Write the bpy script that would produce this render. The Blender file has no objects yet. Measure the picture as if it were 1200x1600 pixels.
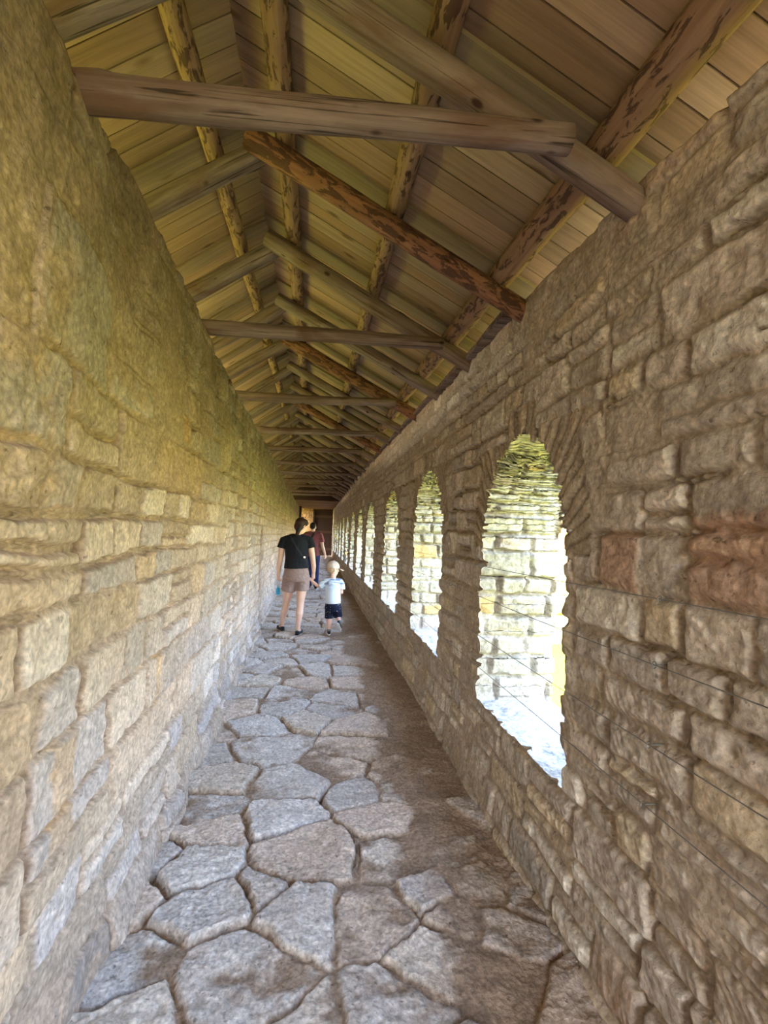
import bpy, bmesh, math, random
import numpy as np
from mathutils import Vector, Matrix, Euler
from mathutils.bvhtree import BVHTree

random.seed(5)
SC = bpy.context.scene
COL = SC.collection
H = 1.47                                    # eye height of the photographer

# ------------------------------------------------------------------ noise
def _h(ix, iy, s):
    n = (ix.astype(np.int64) * 374761393 + iy.astype(np.int64) * 668265263 + s * 1442695041) & 0xffffffff
    n = ((n ^ (n >> 13)) * 1274126177) & 0xffffffff
    n = ((n ^ (n >> 16)) * 2246822519) & 0xffffffff
    return ((n ^ (n >> 15)) & 0xffffff) / float(0xffffff)
def vn(x, y, s=0):                          # value noise -1..1
    x = np.asarray(x, float); y = np.asarray(y, float)
    ix = np.floor(x); iy = np.floor(y); fx = x - ix; fy = y - iy
    fx = fx * fx * (3 - 2 * fx); fy = fy * fy * (3 - 2 * fy)
    a = _h(ix, iy, s); b = _h(ix + 1, iy, s); c = _h(ix, iy + 1, s); d = _h(ix + 1, iy + 1, s)
    return 2 * ((a * (1 - fx) + b * fx) * (1 - fy) + (c * (1 - fx) + d * fx) * fy) - 1
def fbm(x, y, s=0, o=4):
    r = 0; a = 1.; t = 0
    for k in range(o):
        r = r + a * vn(x * 2 ** k, y * 2 ** k, s + 17 * k); t += a; a *= .55
    return r / t
def sstep(a, b, x):
    t = np.clip((x - a) / (b - a), 0, 1); return t * t * (3 - 2 * t)
def lin(*c):                                # sRGB 0..255 -> linear
    c = np.array(c, float) / 255.
    return np.where(c <= .04045, c / 12.92, ((c + .055) / 1.055) ** 2.4)

# ------------------------------------------------------------------ mesh helpers
def np_mesh(name, co, quads, col=None, uv=None, smooth=True):
    me = bpy.data.meshes.new(name)
    co = np.ascontiguousarray(co, np.float32); quads = np.ascontiguousarray(quads, np.int32)
    nf, k = quads.shape
    me.vertices.add(len(co)); me.vertices.foreach_set('co', co.ravel())
    me.loops.add(nf * k); me.loops.foreach_set('vertex_index', quads.ravel())
    me.polygons.add(nf); me.polygons.foreach_set('loop_start', np.arange(nf, dtype=np.int32) * k)
    me.polygons.foreach_set('loop_total', np.full(nf, k, np.int32))
    me.polygons.foreach_set('use_smooth', np.full(nf, smooth, bool))
    if col is not None:
        at = me.color_attributes.new('Col', 'FLOAT_COLOR', 'POINT')
        c4 = np.ones((len(co), 4), np.float32); c4[:, :3] = col
        at.data.foreach_set('color', c4.ravel())
    me.update(); me.validate()
    return me
def link(name, me, mat=None, parent=None, loc=None, rot=None):
    o = bpy.data.objects.new(name, me); COL.objects.link(o)
    if mat is not None: me.materials.append(mat)
    if parent is not None: o.parent = parent
    if loc is not None: o.location = loc
    if rot is not None: o.rotation_euler = rot
    return o
def tag(o, label, cat, group=None, kind='thing'):
    o['label'] = label; o['category'] = cat; o['kind'] = kind
    if group: o['group'] = group
    return o
def struct(o, label, cat):
    o['kind'] = 'structure'; o['label'] = label; o['category'] = cat; return o
def empty(name, loc, rz=0):
    o = bpy.data.objects.new(name, None); COL.objects.link(o); o.location = loc; o.rotation_euler = (0, 0, rz); o.empty_display_size = .1
    return o

class MB:
    """collects closed primitives into one mesh"""
    def __init__(s): s.v = []; s.f = []
    def rings(s, rs, caps=True):            # rs: list of lists of points, equal length
        b = len(s.v); n = len(rs[0])
        for r in rs: s.v += [tuple(p) for p in r]
        for i in range(len(rs) - 1):
            for j in range(n):
                k = (j + 1) % n
                s.f.append((b + i * n + j, b + i * n + k, b + (i + 1) * n + k, b + (i + 1) * n + j))
        if caps:
            s.f.append(tuple(b + j for j in range(n))[::-1])
            s.f.append(tuple(b + (len(rs) - 1) * n + j for j in range(n)))
        return s
    def loft(s, lv, n=20):                  # (cx, cy, z, rx, ry) horizontal ellipses, flat ends
        return s.rings([[(cx + rx * math.cos(2 * math.pi * j / n), cy + ry * math.sin(2 * math.pi * j / n), z) for j in range(n)] for cx, cy, z, rx, ry in lv])
    def chain(s, pts, n=14, round_ends=True):   # pts: (x,y,z,r) tapered tube along a path
        P = [Vector(p[:3]) for p in pts]; R = [p[3] for p in pts]; rs = []
        up = None
        T = []
        for i in range(len(P)):
            a = P[max(i - 1, 0)]; b = P[min(i + 1, len(P) - 1)]; T.append((b - a).normalized())
        def ring(c, t, r):
            nonlocal up
            ref = Vector((0, 0, 1)) if abs(t.z) < .9 else Vector((0, 1, 0))
            if up is None: u = t.cross(ref).normalized()
            else:
                u = up - t * up.dot(t); u.normalize()
            up = u; w = t.cross(u)
            return [c + u * (r * math.cos(2 * math.pi * j / n)) + w * (r * math.sin(2 * math.pi * j / n)) for j in range(n)]
        if round_ends:
            for k in range(1, 5):
                a = math.pi / 2 * (1 - k / 5.); rs.append(ring(P[0] - T[0] * R[0] * math.sin(a), T[0], R[0] * math.cos(a)))
        for i in range(len(P)): rs.append(ring(P[i], T[i], R[i]))
        if round_ends:
            for k in range(4, 0, -1):
                a = math.pi / 2 * (1 - k / 5.); rs.append(ring(P[-1] + T[-1] * R[-1] * math.sin(a), T[-1], R[-1] * math.cos(a)))
        return s.rings(rs)
    def ell(s, c, r, rot=None, n=18, m=12):
        M = rot.to_matrix() if isinstance(rot, Euler) else (rot if rot is not None else Matrix.Identity(3)); c = Vector(c); rs = []
        for i in range(m + 1):
            a = -math.pi / 2 + math.pi * min(max(i / m, .02), .98)
            rs.append([c + M @ Vector((r[0] * math.cos(a) * math.cos(2 * math.pi * j / n), r[1] * math.cos(a) * math.sin(2 * math.pi * j / n), r[2] * math.sin(a))) for j in range(n)])
        return s.rings(rs)
    def box(s, lo, hi, M=None):
        b = len(s.v)
        for z in (lo[2], hi[2]):
            for x, y in ((lo[0], lo[1]), (hi[0], lo[1]), (hi[0], hi[1]), (lo[0], hi[1])):
                p = Vector((x, y, z)); s.v.append(tuple(M @ p if M else p))
        for q in ((3, 2, 1, 0), (4, 5, 6, 7), (0, 1, 5, 4), (1, 2, 6, 5), (2, 3, 7, 6), (3, 0, 4, 7)): s.f.append(tuple(b + i for i in q))
        return s
    def mesh(s, name, smooth=True):
        me = bpy.data.meshes.new(name); me.from_pydata(s.v, [], s.f); me.update()
        if smooth: me.polygons.foreach_set('use_smooth', [True] * len(me.polygons))
        return me
    def build(s, name, mat, parent=None, smooth=True): return link(name, s.mesh(name, smooth), mat, parent)
    def skin(s, name, mat, parent, vox=.007, it=5, fac=.5):   # one continuous surface over everything collected
        me = s.mesh(name); o = bpy.data.objects.new(name + '_tmp', me); COL.objects.link(o)
        m = o.modifiers.new('r', 'REMESH'); m.mode = 'VOXEL'; m.voxel_size = vox
        if it:
            q = o.modifiers.new('s', 'SMOOTH'); q.factor = fac; q.iterations = it
        dg = bpy.context.evaluated_depsgraph_get()
        nm = bpy.data.meshes.new_from_object(o.evaluated_get(dg)); nm.name = name
        bpy.data.objects.remove(o); bpy.data.meshes.remove(me)
        nm.polygons.foreach_set('use_smooth', [True] * len(nm.polygons))
        return link(name, nm, mat, parent)

# ------------------------------------------------------------------ materials
def newmat(name, rough=.9):
    m = bpy.data.materials.new(name); m.use_nodes = True; nt = m.node_tree
    b = nt.nodes['Principled BSDF']; b.inputs['Roughness'].default_value = rough
    b.inputs['Specular IOR Level'].default_value = .25
    return m, nt, b
def N(nt, t, **kw):
    n = nt.nodes.new(t)
    for k, v in kw.items():
        if k in n.inputs.keys(): n.inputs[k].default_value = v
        else: setattr(n, k, v)
    return n
def noise(nt, vec, scale, detail=5, rough=.6, dist=0):
    n = N(nt, 'ShaderNodeTexNoise'); n.inputs['Scale'].default_value = scale; n.inputs['Detail'].default_value = detail
    n.inputs['Roughness'].default_value = rough; n.inputs['Distortion'].default_value = dist
    if vec is not None: nt.links.new(vec, n.inputs['Vector'])
    return n.outputs['Fac']
def mapr(nt, v, a, b, c, d):
    n = N(nt, 'ShaderNodeMapRange'); nt.links.new(v, n.inputs[0])
    for i, x in enumerate((a, b, c, d)): n.inputs[1 + i].default_value = x
    return n.outputs[0]
def mixc(nt, f, a, b, mode='MIX'):
    n = N(nt, 'ShaderNodeMix', data_type='RGBA', blend_type=mode)
    for s, v in ((n.inputs[0], f), (n.inputs[6], a), (n.inputs[7], b)):
        if hasattr(v, 'is_linked'): nt.links.new(v, s)
        elif isinstance(v, (int, float)): s.default_value = v
        else: s.default_value = (*v[:3], 1)
    return n.outputs[2]
def math_(nt, op, a, b=None):
    n = N(nt, 'ShaderNodeMath', operation=op)
    for s, v in zip(n.inputs, (a, b)):
        if v is None: continue
        if hasattr(v, 'is_linked'): nt.links.new(v, s)
        else: s.default_value = v
    return n.outputs[0]
def grey(nt, v):
    n = N(nt, 'ShaderNodeCombineColor'); [nt.links.new(v, n.inputs[i]) for i in range(3)]; return n.outputs[0]
def bump(nt, b, h, strength, dist):
    n = N(nt, 'ShaderNodeBump'); n.inputs['Strength'].default_value = strength; n.inputs['Distance'].default_value = dist
    nt.links.new(h, n.inputs['Height']); nt.links.new(n.outputs[0], b.inputs['Normal'])
def mapping(nt, vec, scale, rot=(0, 0, 0), loc=None):
    n = N(nt, 'ShaderNodeMapping'); nt.links.new(vec, n.inputs[0]); n.inputs['Scale'].default_value = scale; n.inputs['Rotation'].default_value = rot
    if loc is not None: nt.links.new(loc, n.inputs['Location'])
    return n.outputs[0]

def stone_mat(name, bs=1.0, speck=.35, chisel=.5, rot=(0, 0, 0)):
    m, nt, b = newmat(name, .95)
    at = N(nt, 'ShaderNodeAttribute', attribute_name='Col').outputs[0]
    pos = N(nt, 'ShaderNodeNewGeometry').outputs['Position']
    n1 = noise(nt, pos, 9, 6, .65); n2 = noise(nt, pos, 70, 3, .55); n3 = noise(nt, pos, 190, 2, .5); nm = noise(nt, pos, 26, 4, .55, .3)
    vc = N(nt, 'ShaderNodeTexVoronoi'); nt.links.new(pos, vc.inputs[0]); vc.inputs['Scale'].default_value = 48; vd = vc.outputs[0]
    v = math_(nt, 'MULTIPLY', mapr(nt, n1, .3, .7, .84, 1.16), mapr(nt, n2, .32, .68, 1 - speck, 1 + speck * .9))
    v = math_(nt, 'MULTIPLY', v, mapr(nt, nm, .32, .68, .82, 1.15))
    v = math_(nt, 'MULTIPLY', v, mapr(nt, vd, .1, .75, 1.1, .86))
    c = mixc(nt, 1, at, grey(nt, v), 'MULTIPLY')
    c = mixc(nt, mapr(nt, noise(nt, pos, 3.3, 5, .6), .45, .75, 0, .25), c, lin(150, 118, 82))      # faint iron staining
    pit = mapr(nt, noise(nt, pos, 46, 3, .55), .25, .36, 1, 0)
    c = mixc(nt, math_(nt, 'MULTIPLY', pit, .6), c, lin(74, 60, 46))
    nt.links.new(c, b.inputs['Base Color'])
    ch = N(nt, 'ShaderNodeTexWave', wave_type='BANDS', bands_direction='Y'); nt.links.new(mapping(nt, pos, (1, 1, 1), rot), ch.inputs[0])
    ch.inputs['Scale'].default_value = 12; ch.inputs['Distortion'].default_value = 2.2; ch.inputs['Detail'].default_value = 3; ch.inputs['Detail Scale'].default_value = 2.5
    cm = math_(nt, 'MULTIPLY', ch.outputs['Fac'], mapr(nt, noise(nt, pos, 3.5, 2), .54, .62, 0, chisel))
    h = math_(nt, 'ADD', math_(nt, 'ADD', math_(nt, 'MULTIPLY', n2, .7), math_(nt, 'MULTIPLY', vd, -.35)), math_(nt, 'SUBTRACT', math_(nt, 'ADD', cm, math_(nt, 'MULTIPLY', nm, 1.3)), math_(nt, 'MULTIPLY', pit, .5)))
    bump(nt, b, h, .45, .011 * bs)
    return m

def wood_vec(nt, sc):
    tc = N(nt, 'ShaderNodeTexCoord').outputs['Object']
    rn = N(nt, 'ShaderNodeObjectInfo').outputs['Random']
    cx = N(nt, 'ShaderNodeCombineXYZ'); nt.links.new(math_(nt, 'MULTIPLY', rn, 37.), cx.inputs[0]); nt.links.new(math_(nt, 'MULTIPLY', rn, 11.), cx.inputs[1])
    return mapping(nt, tc, sc, loc=cx.outputs[0]), rn
def weathered_mat():
    m, nt, b = newmat('weathered_wood', .85)
    v, rn = wood_vec(nt, (1.6, 26, 26)); g = noise(nt, v, 1, 7, .65, .6)
    v2, _ = wood_vec(nt, (2.2, 5, 5)); p = noise(nt, v2, 1, 4, .55, .8)
    v3, _ = wood_vec(nt, (.9, 55, 55)); k = noise(nt, v3, 1, 3, .5, 1.2)
    v4, _ = wood_vec(nt, (5, 9, 9))
    vor = N(nt, 'ShaderNodeTexVoronoi'); nt.links.new(v4, vor.inputs[0]); vor.inputs['Scale'].default_value = 1
    c = mixc(nt, mapr(nt, g, .3, .72, 0, 1), lin(76, 62, 57), lin(156, 138, 132))
    c = mixc(nt, mapr(nt, p, .5, .7, 0, .75), c, lin(92, 62, 46))
    c = mixc(nt, mapr(nt, rn, 0, 1, 0, .3), c, lin(120, 90, 68))
    c = mixc(nt, mapr(nt, k, .34, .40, .8, 0), c, lin(40, 28, 22))
    c = mixc(nt, mapr(nt, vor.outputs[0], .07, .13, .9, 0), c, lin(48, 26, 18))
    nt.links.new(c, b.inputs['Base Color']); bump(nt, b, math_(nt, 'ADD', g, math_(nt, 'MULTIPLY', mapr(nt, k, .34, .40, 0, 1), .4)), .6, .012)
    return m
def bark_mat(name, light, mid, dark, amt):
    m, nt, b = newmat(name, .8)
    v, rn = wood_vec(nt, (9, 30, 30)); a = noise(nt, v, 1, 5, .66, .8)
    v2, _ = wood_vec(nt, (3, 60, 60)); g = noise(nt, v2, 1, 5, .6, .4)
    v3, _ = wood_vec(nt, (2.2, 6, 6)); p = noise(nt, v3, 1, 3, .55, .8)
    c = mixc(nt, mapr(nt, g, .3, .7, 0, 1), mid, light)
    c = mixc(nt, mapr(nt, p, .45, .65, 0, .6), c, mid)
    mask = mapr(nt, a, .53 - amt, .57 - amt, 0, .85)
    c = mixc(nt, mask, c, dark)
    v4, _ = wood_vec(nt, (5, 9, 9)); vor = N(nt, 'ShaderNodeTexVoronoi'); nt.links.new(v4, vor.inputs[0]); vor.inputs['Scale'].default_value = 1
    c = mixc(nt, mapr(nt, vor.outputs[0], .08, .14, .85, 0), c, lin(60, 28, 16))
    nt.links.new(c, b.inputs['Base Color']); bump(nt, b, math_(nt, 'ADD', math_(nt, 'MULTIPLY', mask, .8), math_(nt, 'MULTIPLY', g, .5)), .7, .008)
    return m
def plank_mat():
    m, nt, b = newmat('pine_planks', .75)
    uv = N(nt, 'ShaderNodeUVMap', uv_map='UVMap').outputs[0]
    at = N(nt, 'ShaderNodeAttribute', attribute_name='Col').outputs[0]
    g = noise(nt, mapping(nt, uv, (1.4, 34, 1)), 1, 6, .6, .7)
    f = noise(nt, mapping(nt, uv, (5, 190, 1)), 1, 3, .5)
    p = noise(nt, mapping(nt, uv, (1.2, 3.5, 1)), 1, 4, .6)
    vor = N(nt, 'ShaderNodeTexVoronoi'); nt.links.new(mapping(nt, uv, (3.2, 9, 1)), vor.inputs[0]); vor.inputs['Scale'].default_value = 1
    sel = N(nt, 'ShaderNodeSeparateColor'); nt.links.new(vor.outputs['Color'], sel.inputs[0])
    kn = math_(nt, 'MULTIPLY', mapr(nt, vor.outputs[0], .06, .2, .85, 0), mapr(nt, sel.outputs[0], .6, .62, 0, 1))
    c = mixc(nt, 1, at, grey(nt, math_(nt, 'MULTIPLY', mapr(nt, g, .3, .7, .72, 1.15), mapr(nt, f, .3, .7, .92, 1.08))), 'MULTIPLY')
    c = mixc(nt, mapr(nt, p, .55, .75, 0, .45), c, lin(120, 92, 58))
    c = mixc(nt, kn, c, lin(82, 54, 30))
    nt.links.new(c, b.inputs['Base Color']); bump(nt, b, g, .35, .006)
    return m
def plain(name, c, rough=.7, bmp=0, bscale=200, metal=0, var=.12, vs=30, bd=.003):
    m, nt, b = newmat(name, rough); tc = N(nt, 'ShaderNodeTexCoord').outputs['Object']
    n = noise(nt, tc, vs, 4)
    nt.links.new(mixc(nt, 1, c, grey(nt, mapr(nt, n, .3, .7, 1 - var, 1 + var)), 'MULTIPLY'), b.inputs['Base Color'])
    b.inputs['Metallic'].default_value = metal
    if bmp: bump(nt, b, noise(nt, tc, bscale, 3), bmp, bd)
    return m

M_LEFT = stone_mat('limestone_left', 1.0, .24, .45, (.35, 0, 0))
M_RIGHT = stone_mat('limestone_right', 1.0, .22, .5, (.6, 0, 0))
M_FLOOR = stone_mat('flagstone', 1.5, .30, 0)
M_WEATH = weathered_mat()
M_BARK = bark_mat('pine_bark_log', lin(160, 128, 98), lin(126, 96, 72), lin(70, 48, 38), 0.0)
M_RED = bark_mat('red_bark_log', lin(150, 106, 82), lin(114, 76, 58), lin(68, 44, 38), .03)
M_PLANK = plank_mat()
M_STEEL = plain('steel_wire', (.24, .23, .21), .5, metal=.5)
M_DARKWOOD = plain('dark_door_wood', lin(62, 44, 36), .8, .4, 60); M_LOBBY = plain('brown_boards', lin(112, 80, 56), .8, .4, 40, vs=3); M_DOOR2 = plain('door_batten_wood', lin(84, 62, 50), .8, .4, 60)

# ------------------------------------------------------------------ the plan of the gallery
YEND = 28.4
def rise(Y): return .33 * (1 - np.exp(-(np.maximum(Y, .4) - 1.357) / 4.3))
def grise(Y): return .14 * sstep(10, 28, np.asarray(Y, float))
def x_left(Y, z):
    Y = np.asarray(Y, float)
    x = -.69 + 0 * z - .045 * sstep(3.88, 3.95, Y) - .015 * sstep(7.2, 7.3, Y) - .10 * sstep(4.5, 13, Y)
    return x + .075 * sstep(1.75, 1.2, Y) * np.clip(z / 2.6, 0, 1.1) - .05 * sstep(1.1, .2, Y)
def top_left(Y):
    ra = np.interp(Y, [.5, 2.0, 3.0, 4.2, 8.3, 14, 28], [1.775, 1.77, 1.70, 1.64, 1.70, 1.62, 1.6])
    z = np.full(np.shape(Y), 2.7)
    for _ in range(6): z = 1.47 - x_left(Y, z) * ra
    return z
def x_right(Y, z): return .985 + 0 * z + .03 * sstep(2.2, 4.2, np.asarray(Y, float)) + .0035 * np.maximum(np.asarray(Y, float) - 6, 0)
def top_right(Y):
    ra = np.interp(Y, [-6, .9, 1.34, 2.33, 3.2, 6.96, 15.7, 28], [1.09, 1.117, 1.16, 1.212, 1.215, 1.305, 1.47, 1.47])
    return 1.47 + x_right(Y, 2.55) * ra
AX = -.345
def slope(X, kind, Y):                       # heights of rafter axes, purlin axes and board undersides
    rb, lb = {'rafter': (3.225, 3.238), 'purlin': (3.335, 3.378), 'board': (3.394, 3.457)}[kind]
    return min(rb - .508 * (X - AX), lb + .74 * (X - AX)) + float(rise(Y))
XRIDGE = AX - .05

# window openings in the right-hand wall: centre, half width
WINS = [(-4.1, .5), (-2.0, .5), (.12, .5), (2.235, .50), (4.25, .585), (6.31, .63), (8.72, .67), (10.75, .6), (12.9, .6), (15.0, .6), (17.1, .6), (19.2, .6), (21.3, .6), (23.4, .6), (25.5, .6)]
ZS, ZSP, ZA = .545, 1.28, 1.97
def w_half(z, hw):
    t = np.clip((z - ZSP) / (ZA - ZSP), 0, 1)
    return hw * np.where(z < ZSP, 1 - .06 * (z - ZS) / (ZSP - ZS), .94 * np.sqrt(np.maximum(1 - t ** 2.3, 0)))
def w_sdf(Y, Z, c, hw):                     # roughly signed distance, negative in the opening
    y = Y - (c - .02 * (Z - ZS)); Z = np.where(c > 3, ZS + (Z - ZS) * .94, Z)
    w = w_half(Z, hw)
    side = np.abs(y) - w
    # approximate distance near the arch by scaling with the slope
    dz = .01; dw = (w_half(Z + dz, hw) - w_half(Z - dz, hw)) / (2 * dz)
    side = side / np.sqrt(1 + np.minimum(dw * dw, 16))
    top = Z - ZA
    return np.maximum(np.maximum(side, ZS - Z), np.where(Z > ZA - .03, np.maximum(side, top), side))

# ------------------------------------------------------------------ masonry
def courses(zs, seed): return np.array(zs, float)
def masonry(u, v, zc, seed, lmin, lmax, palette, mortar, joint=.014, wob=.012, prot=.016, mort_amt=.0, rag=.006, split=.25):
    """height and colour of irregular coursed rubble: u along, v up"""
    rng = np.random.RandomState(seed)
    uu = u + wob * fbm(u * 4, v * 4, seed + 1, 2) + .012 * fbm(u * 17, v * 17, seed + 6, 2)
    vv = v + wob * fbm(u * 3, v * 5, seed + 2, 2) + .022 * fbm(u * .55, v * .3, seed + 3, 2) + .008 * fbm(u * 16, v * 16, seed + 7, 2)
    ci = np.clip(np.searchsorted(zc, vv) - 1, 0, len(zc) - 2)
    n = u.size; d = np.full(n, 9.); rid = np.zeros(n, np.int64)
    cu = np.zeros(n); cv = np.zeros(n); umin, umax = float(uu.min()) - 1, float(uu.max()) + 1
    for c in range(len(zc) - 1):
        m = ci == c
        hgt = zc[c + 1] - zc[c]
        js = [umin - rng.rand() * .3]
        while js[-1] < umax: js.append(js[-1] + (lmin + (lmax - lmin) * rng.rand() ** 1.3) * (.6 + 2.2 * hgt))
        js = np.array(js)
        sp = rng.rand(len(js)); sh = .35 + .3 * rng.rand(len(js)); ins = rng.rand(len(js)) * .02
        if not m.any(): continue
        x = uu[m]; y = vv[m]
        k = np.clip(np.searchsorted(js, x) - 1, 0, len(js) - 2)
        lo = np.full(x.size, zc[c]); hi = np.full(x.size, zc[c + 1])
        split_z = zc[c] + hgt * sh[k]; s = (sp[k] < split) & (hgt > .13)
        upm = s & (y > split_z); dnm = s & ~upm
        lo = np.where(upm, split_z, lo); hi = np.where(dnm, split_z, hi)
        dd = np.minimum(np.minimum(x - js[k], js[k + 1] - x), np.minimum(y - lo, hi - y))
        # rounded stone corners
        ax = np.minimum(x - js[k], js[k + 1] - x); ay = np.minimum(y - lo, hi - y); R = .018
        cor = (ax < R) & (ay < R)
        dd = np.where(cor, R - np.hypot(R - ax, R - ay), dd)
        d[m] = dd - ins[k] * .6; rid[m] = c * 100003 + k * 7 + upm * 3
        cu[m] = (js[k] + js[k + 1]) / 2; cv[m] = (lo + hi) / 2
    r = [_h(rid, rid * 0 + 11, seed + i) for i in range(6)]
    d = d + rag * fbm(u * 19, v * 19, seed + 4, 2)
    body = sstep(-.002, joint * 1.15, d)
    mm = mort_amt + .55 * fbm(u * 1.4, v * 1.9, seed + 8, 3)       # where mortar has been smeared flush over the stones
    smear = sstep(.12, .45, mm)
    p = prot * (.25 + .9 * r[0]) + (r[1] - .5) * .09 * (u - cu) + (r[2] - .5) * .10 * (v - cv)
    rough = .7 * fbm(u * 8, v * 8, seed + 5, 3) + .75 * (.35 - np.abs(fbm(u * 12, v * 12, seed + 15, 3))) - .4 * sstep(.22, .5, fbm(u * 18, v * 18, seed + 16, 2))
    hst = body * (p + .013 * rough )
    hmo = -.005 + .008 * fbm(u * 20, v * 20, seed + 9, 2)
    hsm = .008 + .55 * p + .010 * fbm(u * 9, v * 9, seed + 9, 2) + .006 * rough
    h = np.where(body > .02, hst, hmo * (1 - body)); h = np.maximum(h, hmo * (1 - smear) + hsm * smear * .95)
    ck = np.exp(-(np.clip(d, -.02, 1) / .006) ** 2) * sstep(-.2, .2, fbm(u * 2.6, v * 2.6, seed + 14, 3)) * (1 - .6 * smear); h = h - .026 * ck
    vis = body * np.clip((h - (hmo * (1 - smear) + hsm * smear * .95)) / .006, 0, 1)
    P = np.array([c for c, w in palette]); W = np.cumsum([w for c, w in palette]); W = W / W[-1]
    base = P[np.searchsorted(W, r[3]).clip(0, len(P) - 1)] * (.83 + .31 * r[4])[:, None]
    mc = np.array(mortar)[None, :] * (1 + .16 * fbm(u * 6, v * 6, seed + 10, 3))[:, None]
    crack = sstep(.0, -.006, d)[:, None] * (1 - smear[:, None])
    col = mc * (1 - vis[:, None]) + base * vis[:, None]
    return h, col * (1 - .2 * crack)

PAL_L = [(lin(204, 188, 164), 4), (lin(194, 176, 150), 4), (lin(192, 182, 168), 3), (lin(202, 180, 148), 1.2), (lin(214, 202, 182), 2), (lin(178, 166, 148), 1.2)]
PAL_R = [(lin(208, 192, 178), 4), (lin(198, 184, 170), 4), (lin(212, 192, 166), 2.2), (lin(202, 178, 160), .6), (lin(220, 208, 194), 1.6), (lin(190, 178, 168), 1.2)]
PAL_W = [(lin(180, 173, 160), 5), (lin(170, 162, 146), 3), (lin(192, 164, 118), .9), (lin(190, 176, 166), 1.5)]
MORT_L = lin(188, 168, 142); MORT_R = lin(190, 172, 154); MORT_W = lin(178, 170, 160)
ZC_L = [-.3, -.1, .12, .29, .46, .68, .89, 1.08, 1.25, 1.36, 1.5, 1.65, 1.89, 2.22, 2.39, 2.6, 2.8, 3.0, 3.2, 3.5]
ZC_R = [-.3, -.12, .05, .2, .35, .52, .66, .8, .93, 1.05, 1.18, 1.34, 1.52, 1.66, 1.78, 1.94, 2.06, 2.24, 2.33, 2.43, 2.54, 2.66, 2.8, 2.95, 3.2]

def yline(y0, y1, base, k, coarse0=None):
    ys = []
    if coarse0 is not None:
        ys += list(np.arange(coarse0, y0, .03))
    y = y0
    while y < y1: ys.append(y); y += max(base, k * y)
    ys.append(y1)
    return np.array(ys)

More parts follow.
